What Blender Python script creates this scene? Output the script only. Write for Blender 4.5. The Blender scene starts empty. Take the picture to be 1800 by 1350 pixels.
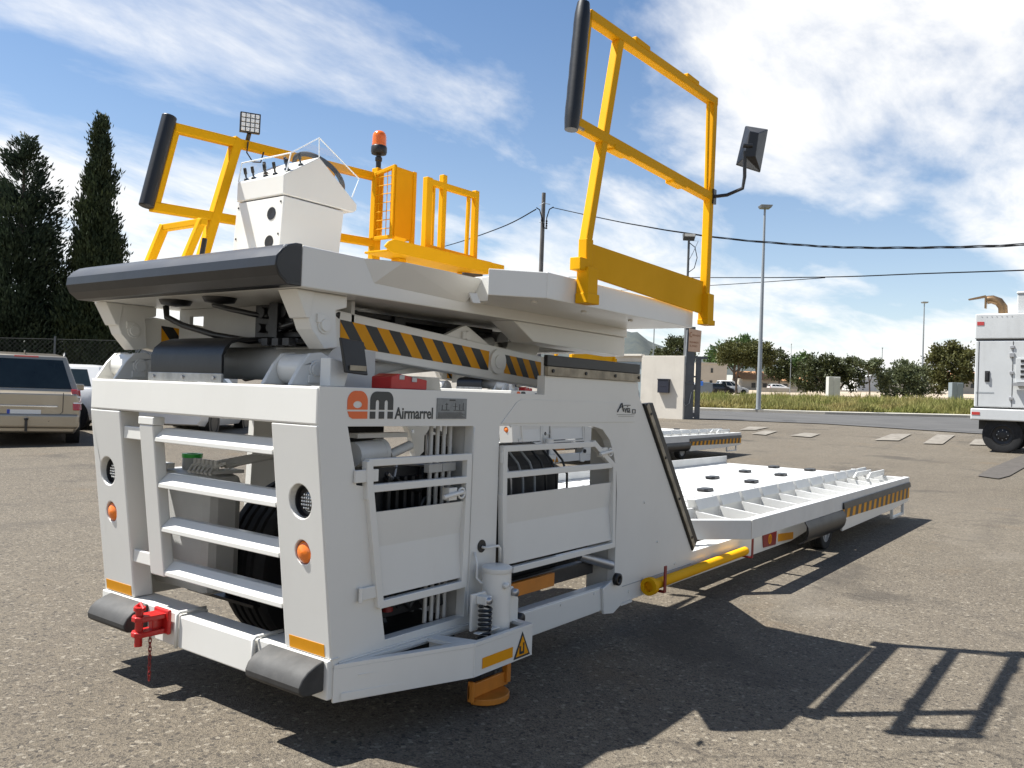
import bpy, bmesh, math, random
import numpy as np
from mathutils import Vector, Matrix
from mathutils.geometry import tessellate_polygon

# ------------------------------------------------------------------ camera
sc = bpy.context.scene
COL = sc.collection
CAM = Vector((-2.2321, -2.4511, 1.400))
cam = bpy.data.cameras.new("camera")
cam.sensor_width = 36.0
cam.lens = 29.586
cam.clip_start = 0.05
cam.clip_end = 6000
camo = bpy.data.objects.new("camera", cam)
COL.objects.link(camo)
rm = Matrix(((0.591790, -0.031291, -0.805484), (-0.805284, 0.021774, -0.592489), (0.036078, 0.999273, -0.012312)))
camo.matrix_world = Matrix.Translation(CAM) @ rm.to_4x4()
sc.camera = camo

# ------------------------------------------------------------------ light
SUN_TO = Vector((-0.25, 0.50, 1.0)).normalized()
EL = math.asin(SUN_TO.z)
AZ = math.atan2(SUN_TO.x, SUN_TO.y)
world = bpy.data.worlds.new("World")
sc.world = world
world.use_nodes = True
wn = world.node_tree.nodes
wl = world.node_tree.links
wn.clear()
w_out = wn.new("ShaderNodeOutputWorld")
w_bg = wn.new("ShaderNodeBackground")
w_bg.inputs["Strength"].default_value = 0.066
w_sky = wn.new("ShaderNodeTexSky")
w_sky.sky_type = 'NISHITA'
w_sky.sun_disc = False
w_sky.sun_elevation = EL
w_sky.sun_rotation = AZ
w_sky.air_density = 1.0
w_sky.dust_density = 0.3
w_sky.ozone_density = 2.2
w_tc = wn.new("ShaderNodeTexCoord")
w_sep = wn.new("ShaderNodeSeparateXYZ")
wl.new(w_tc.outputs["Generated"], w_sep.inputs[0])


def wmath(op, a, b=None, clamp=False):
    n = wn.new("ShaderNodeMath")
    n.operation = op
    n.use_clamp = clamp
    for i, x in enumerate((a, b)):
        if x is None:
            continue
        if isinstance(x, (int, float)):
            n.inputs[i].default_value = x
        else:
            wl.new(x, n.inputs[i])
    return n.outputs[0]


zz = wmath('ADD', wmath('MAXIMUM', w_sep.outputs[2], 0.0), 0.16)
w_comb = wn.new("ShaderNodeCombineXYZ")
wl.new(wmath('DIVIDE', w_sep.outputs[0], zz), w_comb.inputs[0])
wl.new(wmath('DIVIDE', w_sep.outputs[1], zz), w_comb.inputs[1])
w_map = wn.new("ShaderNodeMapping")
w_map.inputs["Rotation"].default_value = (0, 0, math.radians(28))
w_map.inputs["Scale"].default_value = (0.62, 1.15, 1.0)
w_map.inputs["Location"].default_value = (1.697, -1.919, 1.818)
wl.new(w_comb.outputs[0], w_map.inputs[0])


def wnoise(scale, detail, rough, dist=0.0, off=0.0):
    n = wn.new("ShaderNodeTexNoise")
    n.noise_dimensions = '3D'
    n.inputs["Scale"].default_value = scale
    n.inputs["Detail"].default_value = detail
    n.inputs["Roughness"].default_value = rough
    n.inputs["Distortion"].default_value = dist
    wl.new(w_map.outputs[0], n.inputs["Vector"])
    return n.outputs[0]


def wramp(fac, p0, p1):
    n = wn.new("ShaderNodeMapRange")
    n.interpolation_type = 'SMOOTHSTEP'
    n.inputs["From Min"].default_value = p0
    n.inputs["From Max"].default_value = p1
    wl.new(fac, n.inputs["Value"])
    return n.outputs[0]


bias = wmath('MULTIPLY', wmath('SUBTRACT', 0.36, wmath('MAXIMUM', w_sep.outputs[2], 0.0)), 0.36)
c_big = wramp(wmath('ADD', wnoise(0.8, 8, 0.58, 0.25), bias), 0.405, 0.56)
c_fine = wramp(wnoise(2.4, 10, 0.64, 0.35), 0.30, 0.62)
c_mask = wmath('MULTIPLY', c_big, wmath('ADD', wmath('MULTIPLY', c_fine, 0.62), 0.38), True)
c_mask = wmath('MULTIPLY', c_mask, wramp(w_sep.outputs[2], -0.01, 0.05), True)
# thin milky veil that thickens towards the horizon
veil = wmath('MULTIPLY', wmath('POWER', wmath('SUBTRACT', 1.0, wmath('MAXIMUM', w_sep.outputs[2], 0.0), True), 5.0), 0.40)
c_all = wmath('MAXIMUM', wmath('MULTIPLY', c_mask, 0.93), veil, True)
w_mix = wn.new("ShaderNodeMix")
w_mix.data_type = 'RGBA'
wl.new(c_all, w_mix.inputs[0])
w_hsv = wn.new("ShaderNodeHueSaturation")
w_hsv.inputs["Saturation"].default_value = 1.12
w_hsv.inputs["Value"].default_value = 1.0
wl.new(w_sky.outputs[0], w_hsv.inputs["Color"])
wl.new(w_hsv.outputs[0], w_mix.inputs[6])
w_mix.inputs[7].default_value = (8.0, 7.95, 7.85, 1)
wl.new(w_mix.outputs[2], w_bg.inputs[0])
wl.new(w_bg.outputs[0], w_out.inputs[0])

sl = bpy.data.lights.new("sun", 'SUN')
sl.energy = 5.0
sl.angle = math.radians(0.5)
sl.color = (1.0, 0.985, 0.945)
so = bpy.data.objects.new("sun", sl)
COL.objects.link(so)
so.rotation_euler = (-SUN_TO).to_track_quat('-Z', 'Y').to_euler()
so.location = (0, 0, 30)

sc.view_settings.view_transform = 'Standard'
sc.view_settings.look = 'None'
sc.view_settings.exposure = 1.1
sc.view_settings.gamma = 1.0
sc.view_settings.use_curve_mapping = False
sc.render.engine = 'CYCLES'
sc.cycles.max_bounces = 8
sc.cycles.diffuse_bounces = 4
sc.cycles.glossy_bounces = 3
sc.cycles.transparent_max_bounces = 12
sc.cycles.use_denoising = True

# ------------------------------------------------------------------ materials
def mat(name, color, rough=0.5, metal=0.0, coat=0.0, var=0.0, vscale=3.0, bump=0.0, bscale=60.0, spec=0.5,
        color2=None, emit=None, dirt=0.0, dirtcol=(0.10, 0.075, 0.05), dscale=1.4):
    m = bpy.data.materials.new(name)
    m.use_nodes = True
    nt = m.node_tree
    b = nt.nodes["Principled BSDF"]
    b.inputs["Base Color"].default_value = (*color, 1)
    b.inputs["Roughness"].default_value = rough
    b.inputs["Metallic"].default_value = metal
    b.inputs["Coat Weight"].default_value = coat
    b.inputs["Coat Roughness"].default_value = 0.08
    b.inputs["Specular IOR Level"].default_value = spec
    tc = nt.nodes.new("ShaderNodeTexCoord")
    out = None
    if var > 0 or color2:
        n = nt.nodes.new("ShaderNodeTexNoise")
        n.inputs["Scale"].default_value = vscale
        n.inputs["Detail"].default_value = 6
        n.inputs["Roughness"].default_value = 0.6
        nt.links.new(tc.outputs["Object"], n.inputs["Vector"])
        mr = nt.nodes.new("ShaderNodeMapRange")
        mr.inputs["From Min"].default_value = 0.32
        mr.inputs["From Max"].default_value = 0.68
        nt.links.new(n.outputs[0], mr.inputs["Value"])
        mx = nt.nodes.new("ShaderNodeMix")
        mx.data_type = 'RGBA'
        nt.links.new(mr.outputs[0], mx.inputs[0])
        c2 = color2 or tuple(c * (1 - var) for c in color)
        mx.inputs[6].default_value = (*color, 1)
        mx.inputs[7].default_value = (*c2, 1)
        out = mx.outputs[2]
        rr = nt.nodes.new("ShaderNodeMapRange")
        rr.inputs["To Min"].default_value = rough * 0.85
        rr.inputs["To Max"].default_value = min(1, rough * 1.25)
        nt.links.new(n.outputs[0], rr.inputs["Value"])
        nt.links.new(rr.outputs[0], b.inputs["Roughness"])
    if dirt > 0:
        n2 = nt.nodes.new("ShaderNodeTexNoise")
        n2.inputs["Scale"].default_value = dscale
        n2.inputs["Detail"].default_value = 9
        n2.inputs["Roughness"].default_value = 0.68
        mp = nt.nodes.new("ShaderNodeMapping")
        mp.inputs["Scale"].default_value = (2.2, 2.2, 0.7)
        nt.links.new(tc.outputs["Object"], mp.inputs[0])
        nt.links.new(mp.outputs[0], n2.inputs["Vector"])
        m2 = nt.nodes.new("ShaderNodeMapRange")
        m2.inputs["From Min"].default_value = 0.52
        m2.inputs["From Max"].default_value = 0.80
        m2.inputs["To Max"].default_value = dirt
        nt.links.new(n2.outputs[0], m2.inputs["Value"])
        x2 = nt.nodes.new("ShaderNodeMix")
        x2.data_type = 'RGBA'
        nt.links.new(m2.outputs[0], x2.inputs[0])
        if out:
            nt.links.new(out, x2.inputs[6])
        else:
            x2.inputs[6].default_value = (*color, 1)
        x2.inputs[7].default_value = (*dirtcol, 1)
        out = x2.outputs[2]
    if out:
        nt.links.new(out, b.inputs["Base Color"])
    if bump > 0:
        n3 = nt.nodes.new("ShaderNodeTexNoise")
        n3.inputs["Scale"].default_value = bscale
        n3.inputs["Detail"].default_value = 4
        nt.links.new(tc.outputs["Object"], n3.inputs["Vector"])
        bp = nt.nodes.new("ShaderNodeBump")
        bp.inputs["Strength"].default_value = bump
        bp.inputs["Distance"].default_value = 0.004
        nt.links.new(n3.outputs[0], bp.inputs["Height"])
        nt.links.new(bp.outputs[0], b.inputs["Normal"])
    if emit:
        b.inputs["Emission Color"].default_value = (*emit[0], 1)
        b.inputs["Emission Strength"].default_value = emit[1]
    return m


M = {}
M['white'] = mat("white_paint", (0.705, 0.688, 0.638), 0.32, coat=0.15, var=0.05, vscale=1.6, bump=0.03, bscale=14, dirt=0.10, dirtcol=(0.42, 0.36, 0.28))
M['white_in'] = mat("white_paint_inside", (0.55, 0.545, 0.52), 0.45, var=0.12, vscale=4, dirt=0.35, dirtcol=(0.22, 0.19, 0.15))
M['yellow'] = mat("yellow_paint", (0.76, 0.375, 0.006), 0.58, coat=0.0, spec=0.07, var=0.10, vscale=2.5, bump=0.03, bscale=20, dirt=0.10, dirtcol=(0.42, 0.17, 0.01))
M['tape'] = mat("amber_reflective_tape", (0.70, 0.29, 0.006), 0.45, spec=0.2, var=0.06, vscale=30)
M['hazard_y'] = mat("hazard_yellow_film", (0.68, 0.30, 0.008), 0.5, spec=0.2, var=0.10, vscale=8)
M['hazard_k'] = mat("hazard_black_film", (0.010, 0.010, 0.0105), 0.4, var=0.2, vscale=8)
M['rubber'] = mat("black_rubber", (0.0085, 0.0088, 0.0095), 0.40, var=0.35, vscale=6, bump=0.10, bscale=40, dirt=0.08, dirtcol=(0.05, 0.047, 0.043), dscale=3)
M['rubber_top'] = mat("weathered_bumper_rubber", (0.012, 0.012, 0.0135), 0.36, var=0.4, vscale=5, bump=0.08, bscale=30, spec=0.6, dirt=0.14, dirtcol=(0.06, 0.058, 0.056), dscale=2.5)
M['rubber2'] = mat("worn_grey_rubber", (0.048, 0.046, 0.043), 0.62, var=0.45, vscale=7, bump=0.2, bscale=30, dirt=0.45, dirtcol=(0.105, 0.095, 0.082), dscale=3.5)
M['black'] = mat("black_plastic", (0.014, 0.014, 0.015), 0.38, var=0.2, vscale=10)
M['hose'] = mat("black_hose", (0.012, 0.012, 0.013), 0.35)
M['cable'] = mat("weathered_black_cable", (0.016, 0.016, 0.017), 0.95, spec=0.05)
M['engine'] = mat("oily_engine_iron", (0.022, 0.022, 0.024), 0.45, metal=0.2, var=0.5, vscale=7, bump=0.3, bscale=30)
M['steel'] = mat("zinc_steel", (0.45, 0.45, 0.46), 0.38, metal=0.8, var=0.2, vscale=8)
M['chrome'] = mat("bright_steel", (0.62, 0.63, 0.64), 0.18, metal=1.0)
M['alu'] = mat("aluminium_strip", (0.55, 0.55, 0.53), 0.45, metal=0.6, var=0.3, vscale=14, dirt=0.4, dirtcol=(0.30, 0.22, 0.12), dscale=4)
M['strip'] = mat("stained_metal_strip", (0.42, 0.36, 0.26), 0.55, metal=0.15, var=0.5, vscale=9, dirt=0.6, dirtcol=(0.16, 0.10, 0.05), dscale=6)
M['red'] = mat("red_paint", (0.50, 0.012, 0.010), 0.35, coat=0.2, var=0.15, vscale=12)
M['darkred'] = mat("dark_red_paint", (0.23, 0.012, 0.010), 0.4, var=0.15, vscale=8)
M['orange_logo'] = mat("orange_print", (0.72, 0.13, 0.025), 0.4)
M['dark_print'] = mat("dark_print", (0.035, 0.037, 0.036), 0.4)
M['plate'] = mat("etched_plate", (0.24, 0.25, 0.25), 0.45, metal=0.3, var=0.3, vscale=30)
M['amber'] = mat("amber_lens", (0.78, 0.17, 0.006), 0.2, coat=0.3, spec=0.7)
M['beacon'] = mat("orange_beacon_lens", (0.85, 0.17, 0.006), 0.18, coat=0.4, var=0.25, vscale=14)
M['lamp_dark'] = mat("lamp_reflector", (0.16, 0.17, 0.18), 0.18, metal=0.9, var=0.6, vscale=26)
M['led'] = mat("led_cells", (0.78, 0.80, 0.80), 0.2, coat=0.6)
M['jack'] = mat("faded_orange_paint", (0.58, 0.20, 0.016), 0.5, var=0.25, vscale=6, dirt=0.4, dirtcol=(0.12, 0.06, 0.02))
M['tyre'] = mat("tyre_rubber", (0.013, 0.013, 0.014), 0.85, var=0.3, vscale=10, bump=0.1, bscale=30)
M['gap_shade'] = mat("gap_shade_grey", (0.075, 0.072, 0.066), 0.8, var=0.3, vscale=9)  # dark grey that paints the shade lines between deck planks
M['rim'] = mat("silver_rim", (0.50, 0.51, 0.52), 0.4, metal=0.15, var=0.3, vscale=8)
M['green'] = mat("green_plastic", (0.03, 0.42, 0.05), 0.4)
M['grey'] = mat("grey_paint", (0.33, 0.35, 0.36), 0.45, var=0.15, vscale=5)
M['deck'] = mat("white_deck_paint", (0.62, 0.615, 0.59), 0.42, var=0.10, vscale=4, dirt=0.30, dirtcol=(0.40, 0.36, 0.30))


def glass_mat(name, tint, alpha_keep, rough=0.02):
    m = bpy.data.materials.new(name)
    m.use_nodes = True
    nt = m.node_tree
    nt.nodes.clear()
    o = nt.nodes.new("ShaderNodeOutputMaterial")
    t = nt.nodes.new("ShaderNodeBsdfTransparent")
    t.inputs[0].default_value = (*tint, 1)
    g = nt.nodes.new("ShaderNodeBsdfGlossy")
    g.inputs["Roughness"].default_value = rough
    fr = nt.nodes.new("ShaderNodeLayerWeight")
    fr.inputs["Blend"].default_value = 0.12
    ad = nt.nodes.new("ShaderNodeMath")
    ad.operation = 'MULTIPLY_ADD'
    ad.inputs[1].default_value = 0.25
    ad.inputs[2].default_value = 0.02 + alpha_keep
    nt.links.new(fr.outputs["Facing"], ad.inputs[0])
    mx = nt.nodes.new("ShaderNodeMixShader")
    nt.links.new(ad.outputs[0], mx.inputs[0])
    nt.links.new(t.outputs[0], mx.inputs[1])
    nt.links.new(g.outputs[0], mx.inputs[2])
    nt.links.new(mx.outputs[0], o.inputs[0])
    return m


M['acrylic'] = glass_mat("clear_acrylic", (0.97, 0.98, 0.98), 0.0)
M['carglass'] = glass_mat("tinted_car_glass", (0.22, 0.27, 0.28), 0.05)


# ------------------------------------------------------------------ mesh builder
class MB:
    jit = 0

    def __init__(s):
        s.v = []
        s.f = []
        s.m = []

    def add(s, vs, fs, m=0):
        o = len(s.v)
        s.v += [tuple(v) for v in vs]
        for f in fs:
            s.f.append([o + i for i in f])
            s.m.append(m)
        return s

    def poly(s, pts, m=0):
        return s.add(pts, [list(range(len(pts)))], m)

    def hexa(s, b, t, m=0):
        """bottom quad b, top quad t (same order)"""
        return s.add(list(b) + list(t), [(3, 2, 1, 0), (4, 5, 6, 7), (0, 1, 5, 4), (1, 2, 6, 5), (2, 3, 7, 6), (3, 0, 4, 7)], m)

    def box(s, x0, x1, y0, y1, z0, z1, m=0):
        return s.hexa([(x0, y0, z0), (x1, y0, z0), (x1, y1, z0), (x0, y1, z0)],
                      [(x0, y0, z1), (x1, y0, z1), (x1, y1, z1), (x0, y1, z1)], m)

    def bar(s, p, q, w, h=None, up=(0, 0, 1), m=0, ext=0.0):
        MB.jit = (MB.jit + 1) % 7
        w = w + MB.jit * 0.0007
        h = (h if h is not None else w) + MB.jit * 0.0005
        p = Vector(p)
        q = Vector(q)
        d = (q - p).normalized()
        p = p - d * ext
        q = q + d * ext
        u = Vector(up)
        a = d.cross(u)
        if a.length < 1e-4:
            a = d.cross(Vector((1, 0, 0)))
        a.normalize()
        b = a.cross(d).normalized()
        a *= w / 2
        b *= h / 2
        return s.hexa([p - a - b, p + a - b, p + a + b, p - a + b], [q - a - b, q + a - b, q + a + b, q - a + b], m)

    def prism(s, pts, mp, t, m=0):
        """polygon pts mapped by mp(a,b)->3D, extruded by vector t"""
        P = [Vector(mp(*p)) for p in pts]
        t = Vector(t)
        n = len(P)
        fs = [list(range(n))[::-1], list(range(n, 2 * n))]
        fs += [(i, (i + 1) % n, n + (i + 1) % n, n + i) for i in range(n)]
        return s.add(P + [p + t for p in P], fs, m)

    def holed(s, loops, mp, t, m=0):
        t = Vector(t)
        tri = tessellate_polygon([[Vector((p[0], p[1], 0)) for p in lp] for lp in loops])
        flat = [p for lp in loops for p in lp]
        P = [Vector(mp(*p)) for p in flat]
        n = len(P)
        fs = [list(x) for x in tri] + [[n + i for i in x][::-1] for x in tri]
        o = 0
        for lp in loops:
            k = len(lp)
            fs += [(o + i, o + (i + 1) % k, n + o + (i + 1) % k, n + o + i) for i in range(k)]
            o += k
        return s.add(P + [p + t for p in P], fs, m)

    def frame(s, p, q):
        d = (Vector(q) - Vector(p)).normalized()
        a = d.cross(Vector((0, 0, 1)))
        if a.length < 1e-3:
            a = d.cross(Vector((1, 0, 0)))
        a.normalize()
        return d, a, a.cross(d).normalized()

    def cyl(s, p, q, r, n=16, r2=None, m=0, caps=True):
        p = Vector(p)
        q = Vector(q)
        r2 = r if r2 is None else r2
        d, a, b = s.frame(p, q)
        vs = []
        for c, rr in ((p, r), (q, r2)):
            vs += [c + (a * math.cos(2 * math.pi * i / n) + b * math.sin(2 * math.pi * i / n)) * rr for i in range(n)]
        fs = [(i, (i + 1) % n, n + (i + 1) % n, n + i) for i in range(n)]
        if caps:
            fs += [list(range(n))[::-1], list(range(n, 2 * n))]
        return s.add(vs, fs, m)

    def ring(s, p, q, r0, r1, n=20, m=0):
        """hollow cylinder"""
        p = Vector(p)
        q = Vector(q)
        d, a, b = s.frame(p, q)
        vs = []
        for c, rr in ((p, r0), (p, r1), (q, r1), (q, r0)):
            vs += [c + (a * math.cos(2 * math.pi * i / n) + b * math.sin(2 * math.pi * i / n)) * rr for i in range(n)]
        fs = []
        for k in range(4):
            k2 = (k + 1) % 4
            fs += [(k * n + i, k * n + (i + 1) % n, k2 * n + (i + 1) % n, k2 * n + i) for i in range(n)]
        return s.add(vs, fs, m)

    def tube(s, pts, r, n=8, m=0, closed=False):
        pts = [Vector(p) for p in pts]
        k = len(pts)
        vs = []
        ref = None
        for i, p in enumerate(pts):
            if closed:
                d = (pts[(i + 1) % k] - pts[i - 1]).normalized()
            else:
                d = (pts[min(i + 1, k - 1)] - pts[max(i - 1, 0)]).normalized()
            if ref is None:
                ref = d.cross(Vector((0, 0, 1)))
                if ref.length < 1e-3:
                    ref = d.cross(Vector((1, 0, 0)))
            a = (ref - d * ref.dot(d)).normalized()
            ref = a
            b = d.cross(a)
            rr = r[i] if isinstance(r, (list, tuple)) else r
            vs += [p + (a * math.cos(2 * math.pi * j / n) + b * math.sin(2 * math.pi * j / n)) * rr for j in range(n)]
        fs = []
        rng = k if closed else k - 1
        for i in range(rng):
            i2 = (i + 1) % k
            fs += [(i * n + j, i * n + (j + 1) % n, i2 * n + (j + 1) % n, i2 * n + j) for j in range(n)]
        if not closed:
            fs += [list(range(n))[::-1], list(range((k - 1) * n, k * n))]
        return s.add(vs, fs, m)

    def lathe(s, prof, c, ax=(0, 0, 1), n=24, m=0, close=False):
        """prof list of (r, h) along axis ax from point c"""
        c = Vector(c)
        d, a, b = s.frame(c, c + Vector(ax))
        vs = []
        for r, h in prof:
            vs += [c + d * h + (a * math.cos(2 * math.pi * i / n) + b * math.sin(2 * math.pi * i / n)) * max(r, 1e-4) for i in range(n)]
        fs = []
        k = len(prof)
        for j in range(k if close else k - 1):
            j2 = (j + 1) % k
            fs += [(j * n + i, j * n + (i + 1) % n, j2 * n + (i + 1) % n, j2 * n + i) for i in range(n)]
        return s.add(vs, fs, m)

    def torus(s, c, ax, R, r, n=28, k=8, m=0):
        prof = [(R + r * math.cos(2 * math.pi * i / k), r * math.sin(2 * math.pi * i / k)) for i in range(k)]
        return s.lathe(prof, c, ax, n, m, close=True)

    def build(s, name, mats, parent=None, bevel=0.0, smooth=False, seg=2, weld=True):
        me = bpy.data.meshes.new(name)
        me.from_pydata([tuple(v) for v in s.v], [], s.f)
        if not isinstance(mats, (list, tuple)):
            mats = [mats]
        for x in mats:
            me.materials.append(x)
        me.polygons.foreach_set("material_index", s.m)
        bm = bmesh.new()
        bm.from_mesh(me)
        if weld:
            bmesh.ops.remove_doubles(bm, verts=bm.verts, dist=1e-5)
        bmesh.ops.recalc_face_normals(bm, faces=bm.faces)
        if smooth:
            lim = math.radians(smooth if smooth is not True else 40)
            for f in bm.faces:
                f.smooth = True
            for e in bm.edges:
                e.smooth = (len(e.link_faces) == 2 and e.calc_face_angle(0) < lim)
        bm.to_mesh(me)
        bm.free()
        o = bpy.data.objects.new(name, me)
        COL.objects.link(o)
        if parent:
            o.parent = parent
        if bevel > 0:
            md = o.modifiers.new("bevel", 'BEVEL')
            md.width = bevel
            md.segments = seg
            md.limit_method = 'ANGLE'
            md.angle_limit = math.radians(35)
        return o


def tag(o, label=None, cat=None, group=None, kind=None):
    if label:
        o["label"] = label
    if cat:
        o["category"] = cat
    if group:
        o["group"] = group
    if kind:
        o["kind"] = kind
    return o


def thing(name, label, cat, loc=(0, 0, 0), rz=0.0, group=None):
    o = bpy.data.objects.new(name, None)
    o.empty_display_size = 0.3
    COL.objects.link(o)
    o.location = loc
    o.rotation_euler = (0, 0, rz)
    return tag(o, label, cat, group)


def copy_tree(o, parent=None):
    c = o.copy()
    COL.objects.link(c)
    c.parent = parent
    for ch in list(o.children):
        copy_tree(ch, c)
    return c


def text_mesh(name, body, size, origin, xd, yd, material, parent, sx=1.0, bold=0.0, ext=0.0008, align='LEFT'):
    cu = bpy.data.curves.new(name, 'FONT')
    cu.body = body
    cu.size = size
    cu.offset = bold
    cu.extrude = ext
    cu.align_x = align
    cu.resolution_u = 3
    o = bpy.data.objects.new(name, cu)
    COL.objects.link(o)
    bpy.context.view_layer.update()
    dg = bpy.context.evaluated_depsgraph_get()
    me = bpy.data.meshes.new_from_object(o.evaluated_get(dg))
    bpy.data.objects.remove(o)
    me.name = name
    xd = Vector(xd).normalized()
    yd = Vector(yd).normalized()
    zd = xd.cross(yd)
    mw = Matrix((xd * sx, yd, zd)).transposed().to_4x4()
    mw.translation = Vector(origin)
    me.transform(mw)
    me.materials.clear()
    me.materials.append(material)
    r = bpy.data.objects.new(name, me)
    COL.objects.link(r)
    r.parent = parent
    return r


def clip_unit(poly):
    """clip polygon of (s,t) to 0<=s<=1"""
    for sgn, lim in ((1, 0.0), (-1, -1.0)):
        out = []
        for i in range(len(poly)):
            a, b = poly[i - 1], poly[i]
            ia, ib = sgn * a[0] >= lim, sgn * b[0] >= lim
            if ia != ib:
                k = (lim * sgn - a[0]) / (b[0] - a[0])
                out.append((lim * sgn, a[1] + k * (b[1] - a[1])))
            if ib:
                out.append(b)
        poly = out
        if not poly:
            return []
    return poly


def hazard(mb, bl, br, tr, tl, n, slant, th, duty=0.5, phase=0.0):
    """striped panel: yellow sheet (material 0) with slanted black stripes (material 1) a little proud; th = outward offset vector"""
    bl, br, tr, tl, th = map(Vector, (bl, br, tr, tl, th))

    def P(s_, t_, k=1.0):
        return bl.lerp(br, s_).lerp(tl.lerp(tr, s_), t_) + th * k
    mb.hexa([P(0, 0, 0), P(1, 0, 0), P(1, 0, 1), P(0, 0, 1)], [P(0, 1, 0), P(1, 1, 0), P(1, 1, 1), P(0, 1, 1)], 0)
    for i in range(-2, n + 3):
        a = (i + phase) / n
        q = clip_unit([(a, 0.0), (a + duty / n, 0.0), (a + duty / n + slant, 1.0), (a + slant, 1.0)])
        if len(q) >= 3:
            mb.poly([P(x, y, 1.35) for x, y in q], 1)
# ================================================================== CARGO LOADER
def fx(z):
    return -0.12 if z >= 1.256 else -0.008 - (z - 0.356) * 0.1245


def circ(cx, cy, rx, ry=None, n=24):
    ry = ry or rx
    return [(cx + rx * math.cos(2 * math.pi * i / n), cy + ry * math.sin(2 * math.pi * i / n)) for i in range(n)]


def xz(y):
    return lambda a, b: (a, y, b)


def yz(x):
    return lambda a, b: (x, a, b)


def xy(z):
    return lambda a, b: (a, b, z)


LG = "white cargo loaders parked side by side in the yard"
LD = thing("cargo_loader", "large white airport cargo loader with raised yellow guard frames, nearest to the viewer", "cargo loader", group=LG)
W = 1.675
WH = M['white']


SPLIT = set("front_beam centre_post jack_bracket post_socket ladder_hinge beam_clamp towing_eye strip_bolt drain_plate pipe_clip hydraulic_hose jack_pipe tube_hook wing_bolt socket screw end_guide inner_sill under_girder dark_hole_cap lift_cylinder jack_pin hinge hole_shade_disc bottom_pan lower_clevis arm_pivot underframe".split())


def split_islands(o):
    """every separate piece of a mesh becomes an object of its own with the same plain name"""
    me = o.data
    nv = len(me.vertices)
    par = list(range(nv))

    def find(a):
        while par[a] != a:
            par[a] = par[par[a]]
            a = par[a]
        return a
    for e in me.edges:
        a, b = find(e.vertices[0]), find(e.vertices[1])
        if a != b:
            par[a] = b
    groups = {}
    for f in me.polygons:
        groups.setdefault(find(f.vertices[0]), []).append(f)
    if len(groups) < 2:
        return o
    made = []
    for fs in groups.values():
        ids = sorted({v for f in fs for v in f.vertices})
        mp_ = {v: i for i, v in enumerate(ids)}
        m2 = bpy.data.meshes.new(o.name)
        m2.from_pydata([me.vertices[v].co[:] for v in ids], [], [[mp_[v] for v in f.vertices] for f in fs])
        for mt in me.materials:
            m2.materials.append(mt)
        m2.polygons.foreach_set("material_index", [f.material_index for f in fs])
        m2.polygons.foreach_set("use_smooth", [f.use_smooth for f in fs])
        made.append(m2)
    o.data = made[0]
    for m2 in made[1:]:
        c = o.copy()
        c.data = m2
        COL.objects.link(c)
    return o


CLEVIS = [False]     # the lower clevises stand 15 cm further in, scaled up about the camera
UPPER = [False]      # while set, parts belong to the raised platform, which is 9 % larger and further in, scaled up about the camera


def P(name, mb, m, bevel=0.0, smooth=False, parent=None, label=None):
    if UPPER[0]:
        mb.v = [(1.09 * x + 0.2009, 1.09 * y + 0.2206, 1.09 * z - 0.126) for x, y, z in mb.v]
    if CLEVIS[0]:
        mb.v = [(1.065 * x + 0.145, 1.065 * y + 0.159, 1.065 * z - 0.091) for x, y, z in mb.v]
    o = mb.build(name, m, parent or LD, bevel, smooth)
    if label:
        o["label"] = label
    if name in SPLIT:
        split_islands(o)
    return o


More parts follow.
